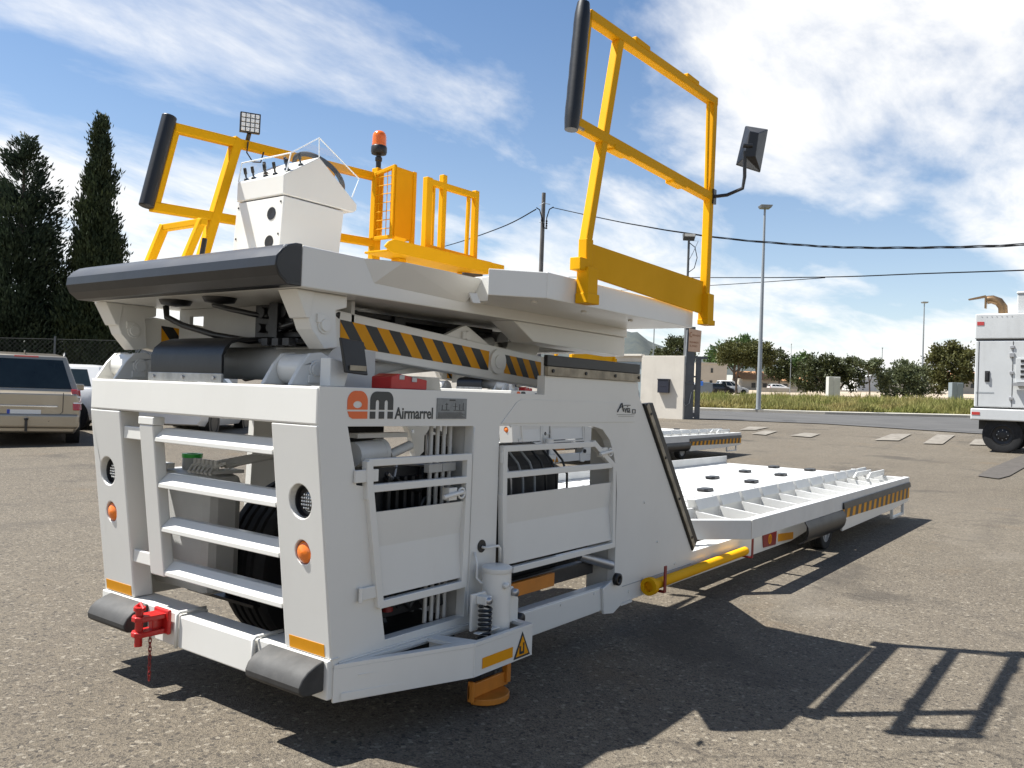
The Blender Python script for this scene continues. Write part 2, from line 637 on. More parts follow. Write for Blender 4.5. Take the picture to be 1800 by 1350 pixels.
# ---- front
P("front_header", MB().box(-0.12, 0.03, 0.003, W - 0.003, 1.2565, 1.4035), WH, 0.008)
for ya, yb, hy, iy, nm in ((0.003, 0.272, 0.125, 0.128, 'r'), (1.402, 1.672, 1.555, 1.549, 'l')):
    mb = MB()
    mb.holed([[(ya, 0.354), (yb, 0.354), (yb, 1.255), (ya, 1.255)], circ(hy, 0.957, 0.066, 0.068), circ(iy, 0.757, 0.046, 0.048, 20)],
             lambda a, b: (fx(min(b, 1.2559)), a, b), (0.10, 0, 0))
    P("front_column", mb, WH, 0.006)
    # round work lamp: bowl, chrome ring and LED lens deep in the hole
    x0 = fx(0.957) + 0.05
    hl = P("headlight", MB().lathe([(0.0, 0.0), (0.062, 0.0), (0.064, -0.022), (0.060, -0.024), (0.056, -0.008), (0.0, -0.006)], (x0, hy, 0.957), (1, 0, 0), 28),
           M['black'], smooth=True)
    lens = MB()
    lens.lathe([(0.0, 0.0), (0.040, 0.0), (0.042, -0.006), (0.036, -0.010), (0.0, -0.013)], (x0 - 0.010, hy - 0.006, 0.955), (1, 0, 0), 24)
    P("lens", lens, M['lamp_dark'], parent=hl, smooth=True)
    cells = MB()
    for i in range(5):
        for j in range(5):
            a, b = (i - 2) * 0.013, (j - 2) * 0.013
            if a * a + b * b < 0.0012:
                cells.lathe([(0.0052, 0.0), (0.004, -0.003), (0.0, -0.004)], (x0 - 0.0225, hy - 0.006 + a, 0.955 + b), (1, 0, 0), 8)
    P("led_cell", cells, M['chrome'], parent=hl, smooth=True)
    x1 = fx(0.757) + 0.012
    P("indicator_light", MB().lathe([(0.046, 0.02), (0.045, 0.0), (0.040, -0.008), (0.024, -0.016), (0.0, -0.019)], (x1, iy, 0.757), (1, 0, 0), 24), M['amber'], smooth=True)
    # amber reflective tape near the foot of the column
    y0, y1 = (0.034, 0.242) if nm == 'r' else (1.420, 1.650)
    P("reflective_tape", MB().hexa([(fx(0.359) - 0.0015, y0, 0.359), (fx(0.359) - 0.0015, y1, 0.359), (fx(0.408) - 0.0015, y1, 0.408), (fx(0.408) - 0.0015, y0, 0.408)][::-1],
                                   [(fx(0.359) + 0.002, y0, 0.359), (fx(0.359) + 0.002, y1, 0.359), (fx(0.408) + 0.002, y1, 0.408), (fx(0.408) + 0.002, y0, 0.408)][::-1]), M['tape'])

P("front_beam", MB().box(-0.020, 0.12, 0.002, 0.436, 0.20, 0.3525).box(-0.0205, 0.12, 0.984, W - 0.002, 0.20, 0.352), WH, 0.006)
P("draw_beam", MB().box(-0.032, 0.10, 0.438, 0.982, 0.204, 0.347), WH, 0.006)
cl = MB()
for y in (0.434, 0.985):
    cl.tube([(-0.04, y, 0.205), (-0.04, y, 0.352), (-0.03, y, 0.362), (0.10, y - 0.01, 0.364)], 0.008, 8)
P("beam_clamp", cl, WH, smooth=True)
prof = [(-0.021, 0.234), (-0.021, 0.352), (-0.060, 0.342), (-0.100, 0.324), (-0.126, 0.302), (-0.139, 0.274), (-0.136, 0.250), (-0.118, 0.236), (-0.09, 0.232)]
for ya, yb in ((0.020, 0.352), (1.250, 1.585)):
    P("rubber_bumper", MB().prism(prof, xz(ya), (0, yb - ya, 0)), M['rubber2'], 0.006, smooth=28)

# red towing jaw with its pin and chain
tow = MB()
tow.box(-0.052, -0.034, 0.965, 1.085, 0.255, 0.365)
for z in (0.270, 0.338):
    tow.prism([(-0.05, 0.985), (-0.05, 1.07), (-0.165, 1.065), (-0.185, 1.04), (-0.185, 1.01), (-0.165, 0.99)], xy(z - 0.012), (0, 0, 0.024))
tow.box(-0.10, -0.05, 1.01, 1.045, 0.275, 0.335)
tow.v = [(x, y + 0.07, z) for x, y, z in tow.v]
tw = P("tow_hitch", tow, M['red'], 0.005)
P("hitch_pin", MB().cyl((-0.155, 1.097, 0.215), (-0.155, 1.097, 0.375), 0.017, 14).cyl((-0.155, 1.097, 0.375), (-0.155, 1.097, 0.39), 0.026, 14)
  .tube([(-0.155, 1.13, 0.385), (-0.15, 1.10, 0.405), (-0.155, 1.065, 0.385)], 0.007, 8), M['red'], smooth=True, parent=tw)
ch = MB()
for i in range(11):
    z = 0.255 - i * 0.0185
    a = (0.006, 0, 0) if i % 2 else (0, 0.006, 0)
    c = Vector((-0.115, 1.07 - i * 0.0005, z))
    a = Vector(a)
    ch.tube([c + a + Vector((0, 0, -0.008)), c + a + Vector((0, 0, 0.008)), c + Vector((0, 0, 0.013)), c - a + Vector((0, 0, 0.008)), c - a + Vector((0, 0, -0.008)), c + Vector((0, 0, -0.013))], 0.0025, 5, closed=True)
P("chain", ch, M['darkred'], smooth=True, parent=tw)

# hinged ladder between the columns
P("ladder_stile", MB().hexa([(fx(0.5) - 0.004, 1.118, 0.50), (fx(0.5) + 0.05, 1.118, 0.50), (fx(0.5) + 0.05, 1.232, 0.50), (fx(0.5) - 0.004, 1.232, 0.50)],
                            [(fx(1.2) - 0.004, 1.118, 1.20), (fx(1.2) + 0.05, 1.118, 1.20), (fx(1.2) + 0.05, 1.232, 1.20), (fx(1.2) - 0.004, 1.232, 1.20)]), WH, 0.005)
for z in (1.147, 0.937, 0.733, 0.527):
    x = fx(z)
    P("ladder_step", MB().prism([(x, z - 0.020), (x, z), (x + 0.046, z + 0.042), (x + 0.082, z + 0.042), (x + 0.082, z + 0.008), (x + 0.03, z - 0.020)], xz(0.275), (0, 0.842 if z > 0.6 else 0.93, 0)), WH, 0.003)
lh = MB()
for z in (1.155, 0.56):
    lh.box(fx(z) + 0.012, fx(z) + 0.034, 1.234, 1.40, z - 0.03, z + 0.03)
lh.box(fx(1.2) - 0.006, fx(1.2) + 0.052, 1.112, 1.238, 1.201, 1.238)
P("ladder_hinge", lh, WH, 0.004)

# ---- side frames with two cut-outs each
outer = [(fx(1.40) + 0.004, 1.405), (1.39, 1.405), (1.39, 1.503), (2.412, 1.503), (2.428, 1.42), (2.49, 1.352), (3.30, 0.345), (5.9, 0.345), (5.9, 0.205), (5.45, 0.165), (2.24, 0.165),
         (2.235, 0.29), (1.0, 0.29), (1.0, 0.300), (0.012, 0.300), (fx(0.356) + 0.006, 0.352), (fx(1.24) + 0.004, 1.25)]
A1 = [(0.033, 1.252), (0.812, 1.246), (0.790, 0.37), (0.282, 0.372), (0.172, 0.92), (0.150, 1.01), (0.090, 1.02), (0.080, 1.08)]
A2 = [(1.012, 1.246), (1.90, 1.234), (2.00, 1.215), (2.085, 1.155), (2.14, 1.07), (2.178, 0.96), (2.196, 0.82), (2.200, 0.305), (1.022, 0.305)]
P("side_frame", MB().holed([outer, A1, A2], xz(0.0), (0, 0.05, 0)), WH, 0.005)
P("side_frame", MB().holed([outer, A1, A2], xz(W - 0.05), (0, 0.05, 0)), WH, 0.005)
P("raised_panel", MB().prism([(1.02, 1.257), (1.14, 1.36), (1.18, 1.377), (2.31, 1.372), (2.38, 1.33), (2.38, 1.257)], xz(-0.004), (0, 0.0038, 0)), WH, 0.0015)
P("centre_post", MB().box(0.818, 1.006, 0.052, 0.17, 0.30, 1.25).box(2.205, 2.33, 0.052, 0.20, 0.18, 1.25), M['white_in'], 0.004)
P("lower_beam", MB().box(1.062, 2.233, -0.010, 0.07, 0.166, 0.302), WH, 0.006)
P("beam_bracket", MB().prism([(2.02, 0.30), (2.12, 0.33), (2.245, 0.345), (2.245, 0.17), (2.15, 0.135), (2.04, 0.15)], xz(-0.028), (0, 0.017, 0)), WH, 0.003)
P("towing_eye", MB().ring((2.16, -0.055, 0.335), (2.16, -0.028, 0.335), 0.018, 0.036, 18).cyl((1.17, -0.06, 0.295), (1.17, -0.01, 0.295), 0.03, 16), M['engine'], smooth=True)
P("seam_strip", MB().box(2.25, 3.28, -0.003, -0.0005, 0.262, 0.266), M['grey'])
P("drain_plate", MB().box(2.06, 2.19, -0.006, 0.02, 0.150, 0.166).box(2.28, 2.42, -0.006, 0.02, 0.150, 0.1645), WH)

# top trim of the raised part and trim of the sloping rear edge
P("edge_rubber", MB().box(1.386, 2.408, -0.014, 0.012, 1.554, 1.612), M['rubber'], 0.004)
P("clamp_strip", MB().box(1.388, 2.410, -0.018, 0.004, 1.5045, 1.5525), M['strip'], 0.002)
P("back_plate", MB().box(1.392, 2.406, 0.013, 0.03, 1.5035, 1.60), WH)
d = Vector((3.30 - 2.49, 0, 0.345 - 1.352)).normalized()
nrm = Vector((-d.z, 0, d.x))
er = MB()
a, b = Vector((2.478, -0.012, 1.372)), Vector((3.292, -0.012, 0.35))
er.hexa([a, a + nrm * 0.10 + d * 0.07, a + nrm * 0.10 + d * 0.07 + Vector((0, 0.03, 0)), a + Vector((0, 0.03, 0))],
        [b, b + nrm * 0.10 - d * 0.01, b + nrm * 0.10 - d * 0.01 + Vector((0, 0.03, 0)), b + Vector((0, 0.03, 0))])
P("edge_rubber", er, M['rubber'], 0.004)
st = MB()
a2, b2 = a + nrm * 0.012 + d * 0.03, b + nrm * 0.012 - d * 0.02
off = Vector((0, -0.006, 0))
st.hexa([a2 + off, a2 + nrm * 0.034 + off, a2 + nrm * 0.034, a2], [b2 + off, b2 + nrm * 0.034 + off, b2 + nrm * 0.034, b2])
P("clamp_strip", st, M['strip'], 0.0015)
bl = MB()
for i in range(4):
    c = a2.lerp(b2, 0.06 + 0.29 * i) + nrm * 0.017 + off
    bl.cyl(c, c + Vector((0, -0.006, 0)), 0.009, 8)
for x in (1.43, 1.76, 2.09, 2.38):
    bl.cyl((x, -0.018, 1.53), (x, -0.025, 1.53), 0.010, 8)
P("strip_bolt", bl, M['engine'])

# ---- side doors: rails, folded lower panel, latch
def door(pts_out, rails, panel, name_lab):
    """pts_out: 4 corners (x,z) bl br tr tl"""
    mb = MB()
    y = -0.006
    for p, q in rails:
        mb.bar((p[0], y, p[1]), (q[0], y, q[1]), 0.030, 0.030, up=(0, 1, 0))
    dr = P("side_door", mb, WH, 0.003)
    (xa, xb, zt, xc, xd, zb_) = panel
    zm = zt - 0.42 * (zt - zb_)
    mm = MB()
    f1 = (xc - xa) / (zt - zb_)
    xm0 = xa + f1 * (zt - zm)
    f2 = (xd - xb) / (zt - zb_)
    xm1 = xb + f2 * (zt - zm)
    mm.hexa([(xm0, 0.006, zm), (xm1, 0.006, zm), (xm1, 0.014, zm), (xm0, 0.014, zm)], [(xa, -0.008, zt), (xb, -0.008, zt), (xb, 0.0, zt), (xa, 0.0, zt)])
    mm.hexa([(xc, -0.010, zb_), (xd, -0.010, zb_), (xd, -0.002, zb_), (xc, -0.002, zb_)], [(xm0, 0.006, zm), (xm1, 0.006, zm), (xm1, 0.014, zm), (xm0, 0.014, zm)])
    P("door_panel", mm, WH, parent=dr)
    return dr


d1 = door(None, [((0.135, 1.107), (0.782, 1.107)), ((0.150, 1.003), (0.772, 1.003)), ((0.225, 0.527), (0.775, 0.527)), ((0.767, 1.12), (0.760, 0.515)),
                 ((0.140, 1.115), (0.150, 0.96)), ((0.150, 1.00), (0.232, 0.52))], (0.165, 0.752, 0.905, 0.236, 0.748, 0.558), "")
d2 = door(None, [((1.040, 1.135), (1.885, 1.135)), ((1.040, 1.006), (2.09, 1.006)), ((1.14, 0.535), (2.155, 0.535)), ((1.875, 1.145), (2.12, 1.0)), ((2.118, 1.01), (2.142, 0.52)),
                 ((1.040, 1.15), (1.048, 0.90)), ((1.045, 0.92), (1.075, 0.52))], (1.062, 2.105, 0.905, 1.085, 2.128, 0.566), "")
hg = MB()
for x, z in ((0.155, 0.585), (0.105, 1.055)):
    hg.box(x - 0.035, x + 0.09, -0.016, -0.002, z - 0.025, z + 0.025)
hg.cyl((0.118, -0.018, 0.555), (0.118, -0.018, 0.615), 0.009, 8)
P("hinge", hg, WH, 0.003, parent=d1)
hg = MB()
hg.box(1.02, 1.065, -0.018, 0.0, 1.065, 1.125)
P("hinge", hg, WH, 0.003, parent=d2)
for dr, x, z in ((d1, 0.655, 0.945), (d2, 2.0, 1.085)):
    lt = MB()
    lt.box(x - 0.025, x + 0.03, -0.022, 0.02, z - 0.028, z + 0.028)
    lt.cyl((x - 0.07, -0.03, z - 0.008), (x + 0.06, -0.03, z + 0.006), 0.010, 10)
    lt.torus((x + 0.062, -0.02, z), (0, 1, 0), 0.022, 0.006, 16, 6)
    P("latch", lt, WH, 0.002, parent=dr)

# ---- lettering and plates
def ring_poly(mb, pts, y=-0.0022):
    mb.prism(pts, xz(y), (0, 0.0018, 0))


lg = MB()
# orange "a": rounded top, closed bowl, gap, foot
def arc(cx, cz, r, a0, a1, n=8):
    return [(cx + r * math.cos(math.radians(a0 + (a1 - a0) * i / n)), cz + r * math.sin(math.radians(a0 + (a1 - a0) * i / n))) for i in range(n + 1)]


za = 1.258 + 0.024
X0 = -0.005 + 0.03
oa = [(X0, za + 0.036)] + arc(X0 + 0.042, za + 0.068, 0.042, 180, 90) + arc(X0 + 0.066, za + 0.068, 0.042, 90, 0) + [(X0 + 0.108, za + 0.036)]
ha = circ(X0 + 0.054, za + 0.056, 0.024, 0.014, 16)
lg.holed([oa, ha], xz(-0.0022), (0, 0.0018, 0), 0)
ring_poly(lg, [(X0 + 0.002, za + 0.029), (X0 + 0.108, za + 0.029), (X0 + 0.108, za), (X0 + 0.030, za), (X0 + 0.012, za + 0.008)])
o = P("logo_letter", lg, M['orange_logo'])
lm = MB()
X1 = X0 + 0.122
om = [(X1, za + 0.036)] + arc(X1 + 0.034, za + 0.076, 0.034, 180, 90, 6) + arc(X1 + 0.096, za + 0.076, 0.034, 90, 0, 6) + [(X1 + 0.130, za + 0.036), (X1 + 0.100, za + 0.036), (X1 + 0.100, za + 0.062)] + \
     arc(X1 + 0.090, za + 0.066, 0.010, 0, 180, 5) + [(X1 + 0.080, za + 0.036), (X1 + 0.050, za + 0.036), (X1 + 0.050, za + 0.062)] + arc(X1 + 0.040, za + 0.066, 0.010, 0, 180, 5) + [(X1 + 0.030, za + 0.036)]
lm.holed([om], xz(-0.0022), (0, 0.0018, 0), 0)
for q in (0, 0.05, 0.10):
    ring_poly(lm, [(X1 + q, za), (X1 + q + 0.03, za), (X1 + q + 0.03, za + 0.029), (X1 + q, za + 0.029)])
P("logo_letter", lm, M['dark_print'])
text_mesh("lettering", "Airmarrel", 0.068, (X1 + 0.143, -0.0012, za), (1, 0, 0), (0, 0, 1), M['dark_print'], LD, sx=0.88, bold=0.0012)
pl = P("rating_plate", MB().box(0.548, 0.752, -0.004, -0.0005, 1.280, 1.372), M['plate'])
pr = MB()
for q in range(6):
    pr.box(0.556, 0.740 - 0.012 * (q % 3), -0.0052, -0.0041, 1.286 + 0.0042 * q, 1.2878 + 0.0042 * q)
pr.box(0.575, 0.63, -0.0052, -0.0041, 1.318, 1.3215).box(0.66, 0.735, -0.0052, -0.0041, 1.318, 1.3205)
for x, z, w_, h_ in ((0.58, 1.322, 0.003, 0.02), (0.61, 1.322, 0.003, 0.03), (0.60, 1.344, 0.02, 0.003), (0.67, 1.321, 0.003, 0.03), (0.70, 1.321, 0.003, 0.026), (0.725, 1.321, 0.003, 0.032), (0.655, 1.335, 0.03, 0.002), (0.63, 1.361, 0.04, 0.006)):
    pr.box(x, x + w_, -0.0052, -0.0041, z, z + h_)
P("plate_engraving", pr, M['dark_print'], parent=pl)
text_mesh("lettering", "via", 0.062, (2.238, -0.0062, 1.315), (1, 0, 0), (0, 0, 1), M['dark_print'], LD, sx=1.15, bold=0.0004)
av = MB()
av.tube([(2.155, -0.0075, 1.318), (2.178, -0.0075, 1.345), (2.195, -0.0075, 1.366), (2.205, -0.0075, 1.371), (2.215, -0.0075, 1.35), (2.228, -0.0075, 1.322)], 0.0036, 5)
av.tube([(2.158, -0.0075, 1.33), (2.20, -0.0075, 1.350), (2.25, -0.0075, 1.359), (2.31, -0.0075, 1.360)], 0.0024, 5)
av.tube([(2.34, -0.0075, 1.312), (2.375, -0.0075, 1.312), (2.375, -0.0075, 1.334), (2.34, -0.0075, 1.334)], 0.0026, 5, closed=True)
av.box(2.15, 2.37, -0.0068, -0.0042, 1.302, 1.3036).box(2.17, 2.36, -0.0068, -0.0042, 1.292, 1.2932)
P("logo_letter", av, M['dark_print'])

# ---- outrigger box with the jack
ORo = [(0.004, -0.006), (0.600, -0.222), (1.030, -0.222), (1.060, -0.012), (0.95, -0.002), (0.02, -0.002)]
pock = [(0.155, -0.030), (0.520, -0.020), (0.535, -0.155)]
pit = [(0.585, -0.020), (1.012, -0.020), (0.996, -0.198), (0.640, -0.198)]
ob = MB()
ob.holed([ORo, pock, pit], xy(0.318), (0, 0, 0.016))
for i in range(3):
    p, q = ORo[i], ORo[i + 1]
    dv = (Vector((q[0], q[1], 0)) - Vector((p[0], p[1], 0))).normalized()
    nn = Vector((dv.y, -dv.x, 0)) * -0.014
    ob.hexa([(p[0], p[1], 0.188), (q[0], q[1], 0.188), (q[0] + nn.x, q[1] + nn.y, 0.188), (p[0] + nn.x, p[1] + nn.y, 0.188)],
            [(p[0], p[1], 0.3178), (q[0], q[1], 0.3178), (q[0] + nn.x, q[1] + nn.y, 0.3178), (p[0] + nn.x, p[1] + nn.y, 0.3178)])
ob.prism([(0.03, -0.02), (0.585, -0.212), (1.02, -0.212), (1.045, -0.015)], xy(0.192), (0, 0, 0.03))
ob.prism([(0.10, -0.03), (0.55, -0.018), (0.57, -0.19), (0.10, -0.045)], xy(0.280), (0, 0, 0.004))
ob.bar((0.55, -0.01, 0.28), (0.585, -0.20, 0.28), 0.012, 0.07)
P("outrigger_box", ob, WH, 0.003)
P("reflective_tape", MB().box(0.655, 0.875, -0.2245, -0.2225, 0.212, 0.258), M['tape'])
tri = MB()
tri.prism([(0.885, 0.196), (1.012, 0.196), (0.948, 0.312)], xz(-0.2246), (0, 0.002, 0), 1)
tri.prism([(0.900, 0.205), (0.997, 0.205), (0.948, 0.294)], xz(-0.2256), (0, 0.001, 0), 0)
tri.box(0.924, 0.936, -0.2266, -0.2257, 0.218, 0.25, 1).box(0.926, 0.962, -0.2266, -0.2257, 0.212, 0.224, 1).box(0.953, 0.962, -0.2266, -0.2257, 0.222, 0.262, 1)
P("warning_sign", tri, [M['tape'], M['dark_print']])
jk = MB()
jk.cyl((0.90, -0.10, 0.20), (0.90, -0.10, 0.585), 0.068, 24)
jk.lathe([(0.069, 0.0), (0.072, 0.004), (0.072, 0.022), (0.06, 0.03), (0.0, 0.03)], (0.90, -0.10, 0.575), (0, 0, 1), 24)
P("jack_cylinder", jk, WH, smooth=True)
jb = MB()
jb.prism([(0.715, 0.335), (0.86, 0.335), (0.845, 0.455), (0.815, 0.50), (0.715, 0.50)], xz(-0.105), (0, 0.012, 0))
jb.prism([(0.965, 0.33), (1.045, 0.33), (1.045, 0.43), (1.0, 0.495), (0.965, 0.50)], xz(-0.125), (0, 0.012, 0))
jb.box(0.70, 0.86, -0.16, -0.131, 0.3345, 0.340)
jb.box(0.745, 0.79, -0.16, -0.106, 0.455, 0.492)
jb.prism([(1.02, 0.335), (1.13, 0.28), (1.13, 0.17), (1.04, 0.17)], xz(-0.06), (0, 0.012, 0))
P("jack_bracket", jb, WH, 0.003)
P("jack_pin", MB().cyl((0.765, -0.172, 0.475), (0.765, -0.12, 0.475), 0.016, 12).cyl((0.995, -0.15, 0.47), (0.995, -0.11, 0.47), 0.018, 12), M['steel'], smooth=True)
spr = MB()
spr.tube([(0.757 + 0.027 * math.cos(t * 0.5), -0.150 + 0.027 * math.sin(t * 0.5), 0.262 + 0.19 * t / 120) for t in range(121)], 0.0065, 6)
P("coil_spring", spr, M['black'], smooth=True)
pipe = MB()
pipe.tube([(0.905, 0.02, 0.675), (0.905, -0.03, 0.675), (0.99, -0.035, 0.675), (1.005, -0.035, 0.66), (1.005, -0.035, 0.60)], 0.0065, 8)
pipe.tube([(0.84, -0.01, 0.66), (0.838, -0.03, 0.60), (0.838, -0.03, 0.545), (0.845, -0.05, 0.525), (0.875, -0.155, 0.525), (0.885, -0.16, 0.525)], 0.0065, 8)
pipe.cyl((0.868, -0.172, 0.525), (0.905, -0.16, 0.525), 0.014, 10)
P("jack_pipe", pipe, WH, smooth=True)
P("post_shade_disc", MB().lathe([(0.0, 0.0), (0.030, 0.0), (0.030, -0.003), (0.0, -0.003)], (0.903, -0.0006, 0.680), (0, 1, 0), 20), M['black'])  # flat black disc, its colour stands for shade inside the hole
jf = MB()
hd = [(0.115 * math.cos(a), 0.10 * math.sin(a)) for a in [math.pi + math.pi * i / 12 for i in range(13)]]
jf.prism([(0.84 + x, -0.11 + y) for x, y in hd], xy(0.012), (0, 0, 0.028))
jf.box(0.70, 0.985, -0.125, -0.109, 0.04, 0.105)
jf.box(0.70, 0.716, -0.14, -0.11, 0.03, 0.12).box(0.955, 0.985, -0.14, -0.108, 0.055, 0.15)
P("jack_foot", jf, M['jack'], 0.004)
P("jack_leg", MB().box(0.80, 0.90, -0.105, -0.03, 0.04, 0.19), M['engine'])

# ---- inside the body: engines, pipes, tank, wheel
eng = MB()
eng.box(0.36, 0.74, 0.16, 0.62, 0.40, 1.06).box(0.42, 0.70, 0.10, 0.20, 0.46, 0.80)
eng.cyl((0.30, 0.36, 0.80), (0.80, 0.36, 0.80), 0.19, 14)
eng.box(0.42, 0.855, 0.62, 0.66, 0.34, 1.25)  # added dark liner plate, blackens the cut-out in place of real shade
for i in range(6):
    eng.box(0.40 + 0.05 * i, 0.42 + 0.05 * i, 0.13, 0.3, 0.85, 1.02)
eng.tube([(0.30, 0.12, 0.42), (0.40, 0.09, 0.55), (0.52, 0.10, 0.45), (0.66, 0.09, 0.60), (0.74, 0.10, 0.42)], 0.018, 8)
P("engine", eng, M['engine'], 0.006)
rgi = random.Random(4)
for i in range(9):
    xa, za = rgi.uniform(0.18, 0.7), rgi.uniform(0.5, 1.2)
    pts_ = [(xa + rgi.uniform(-0.1, 0.1) + 0.09 * k, 0.13 + rgi.uniform(-0.03, 0.05), za + rgi.uniform(-0.12, 0.12)) for k in range(5)]
    P("engine_hose", MB().tube([tuple(Vector(pts_[min(int(t), 3)]).lerp(Vector(pts_[min(int(t), 3) + 1]), t - min(int(t), 3))) for t in [0.4 * m for m in range(11)]], rgi.choice((0.009, 0.013, 0.017)), 8), rgi.choice((M['hose'], M['hose'], M['steel'], M['engine'])), smooth=True)
for i in range(6):
    xa = 0.24 + 0.07 * i
    P("oil_filter", MB().cyl((xa, 0.16, 0.43 + 0.03 * (i % 3)), (xa, 0.16, 0.52 + 0.03 * (i % 2)), 0.028, 12), rgi.choice((M['engine'], M['grey'], M['darkred'])), smooth=True)
for i in range(8):
    xa = 1.10 + 0.11 * i
    P("engine_hose", MB().tube([(xa, 0.26, 1.10), (xa + 0.02, 0.20, 1.03), (xa + 0.03, 0.17, 0.95), (xa + 0.05, 0.18, 0.85)], 0.007, 7), rgi.choice((M['hose'], M['grey'], M['steel'])), smooth=True)
en2 = MB()
en2.cyl((1.03, 0.40, 0.95), (1.84, 0.40, 0.95), 0.175, 18).box(1.03, 1.86, 0.20, 0.75, 0.40, 0.98).box(1.08, 1.30, 0.24, 0.55, 0.95, 1.17)
for i in range(8):
    en2.ring((1.10 + 0.1 * i, 0.40, 0.95), (1.112 + 0.1 * i, 0.40, 0.95), 0.165, 0.176, 18)
en2.box(1.70, 2.16, 0.25, 0.70, 0.36, 0.52).box(1.06, 2.1, 0.09, 0.14, 0.36, 0.44)
P("engine", en2, M['engine'], 0.006)
P("pulley", MB().torus((1.06, 0.16, 1.17), (1, 0.1, 0), 0.085, 0.02, 20, 8), M['jack'], smooth=True)
P("engine_tray", MB().bar((1.18, 0.06, 0.405), (1.62, 0.06, 0.405), 0.02, 0.07, up=(0, 0, 1)), M['jack'])
P("exhaust_pipe", MB().cyl((1.95, 0.10, 0.48), (2.19, 0.02, 0.405), 0.028, 16), M['steel'], smooth=True)
for i in range(4):
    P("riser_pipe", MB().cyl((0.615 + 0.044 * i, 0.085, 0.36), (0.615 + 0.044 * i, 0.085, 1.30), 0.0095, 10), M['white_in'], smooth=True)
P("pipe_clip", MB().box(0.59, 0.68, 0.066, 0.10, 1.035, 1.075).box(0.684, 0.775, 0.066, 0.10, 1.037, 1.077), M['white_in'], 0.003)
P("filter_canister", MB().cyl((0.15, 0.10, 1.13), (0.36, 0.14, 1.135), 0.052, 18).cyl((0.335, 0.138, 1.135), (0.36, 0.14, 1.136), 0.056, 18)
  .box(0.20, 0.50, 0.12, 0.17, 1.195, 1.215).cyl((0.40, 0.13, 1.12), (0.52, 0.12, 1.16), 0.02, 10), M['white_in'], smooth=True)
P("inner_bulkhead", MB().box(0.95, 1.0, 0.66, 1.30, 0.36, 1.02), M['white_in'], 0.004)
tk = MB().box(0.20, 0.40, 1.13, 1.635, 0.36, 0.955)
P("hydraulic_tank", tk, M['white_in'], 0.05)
P("tank_cap", MB().cyl((0.30, 1.44, 0.955), (0.30, 1.44, 1.015), 0.048, 18), M['grey'], smooth=True)
P("tank_lid", MB().ring((0.30, 1.44, 1.016), (0.30, 1.44, 1.036), 0.028, 0.051, 18), M['green'], smooth=True)
pb = MB()
pb.box(0.24, 0.40, 1.14, 1.24, 0.956, 0.972)
for i in range(6):
    y = 1.15 + 0.035 * i
    pb.tube([(0.21, y, 0.957), (0.24, y + 0.02, 0.985), (0.28, y - 0.02, 1.01), (0.33, y + 0.01, 0.985), (0.38, y, 1.0), (0.55, y - 0.05, 1.03)], 0.008, 7)
    pb.cyl((0.26, y + 0.02, 0.96), (0.26, y + 0.02, 1.02), 0.013, 8)
pb.box(0.20, 0.24, 1.50, 1.63, 0.956, 0.985)
P("valve_pipework", pb, M['white_in'], smooth=True)
P("bottom_pan", MB().box(0.42, 0.95, 1.05, 1.62, 0.285, 0.30).box(0.30, 0.95, 0.20, 0.66, 0.285, 0.30), M['engine'])


def wheel(parent, c, R_, w, ax=(0, 1, 0), rimr=0.6, grooves=True, rim_mat='rim', name="wheel", spokes=0):
    """tyre with treaded section + dished rim; c = centre, axis ax points to the outer side"""
    h = w / 2
    prof = [(R_ * rimr, -h * 0.9), (R_ * 0.86, -h), (R_ * 0.97, -h * 0.92), (R_, -h * 0.78)]
    if grooves:
        for k in (-0.5, -0.18, 0.18, 0.5):
            prof += [(R_, h * (k - 0.07)), (R_ * 0.965, h * (k - 0.045)), (R_ * 0.965, h * (k + 0.045)), (R_, h * (k + 0.07))]
    prof += [(R_, h * 0.78), (R_ * 0.97, h * 0.92), (R_ * 0.86, h), (R_ * rimr, h * 0.9), (R_ * rimr * 0.97, 0)]
    t = MB().lathe(prof, c, ax, 40, close=True).build(name if parent is None else "tyre", M['tyre'], parent, smooth=30)
    rr = R_ * rimr
    rb = MB()
    rb.lathe([(rr * 0.99, -h * 0.6), (rr * 1.0, h * 0.86), (rr * 0.93, h * 0.9), (rr * 0.88, h * 0.55), (rr * 0.62, h * 0.40), (rr * 0.40, h * 0.62), (rr * 0.30, h * 0.66), (rr * 0.28, h * 0.85), (0.0, h * 0.88)], c, ax, 32)
    rim = rb.build("rim", M[rim_mat], t, smooth=30)
    dd, a, b = rb.frame(Vector(c), Vector(c) + Vector(ax))
    nb = MB()
    for i in range(8):
        p = Vector(c) + (a * math.cos(i * math.pi / 4) + b * math.sin(i * math.pi / 4)) * rr * 0.47
        nb.cyl(p + dd * h * 0.5, p + dd * h * 0.72, rr * 0.045, 6)
    if spokes:
        for i in range(spokes):
            q = 2 * math.pi * i / spokes
            p0 = Vector(c) + (a * math.cos(q) + b * math.sin(q)) * rr * 0.2 + dd * h * 0.75
            p1 = Vector(c) + (a * math.cos(q) + b * math.sin(q)) * rr * 0.9 + dd * h * 0.72
            nb.bar(p0, p1, rr * 0.14, h * 0.2, up=dd)
    nb.build("wheel_nut", M['steel' if not spokes else rim_mat], t, smooth=False)
    return t


wheel(LD, (0.88, 1.185, 0.45), 0.45, 0.37, ax=(0, 1, 0))
wheel(LD, (0.87, 0.50, 0.44), 0.44, 0.30, ax=(0, -1, 0))

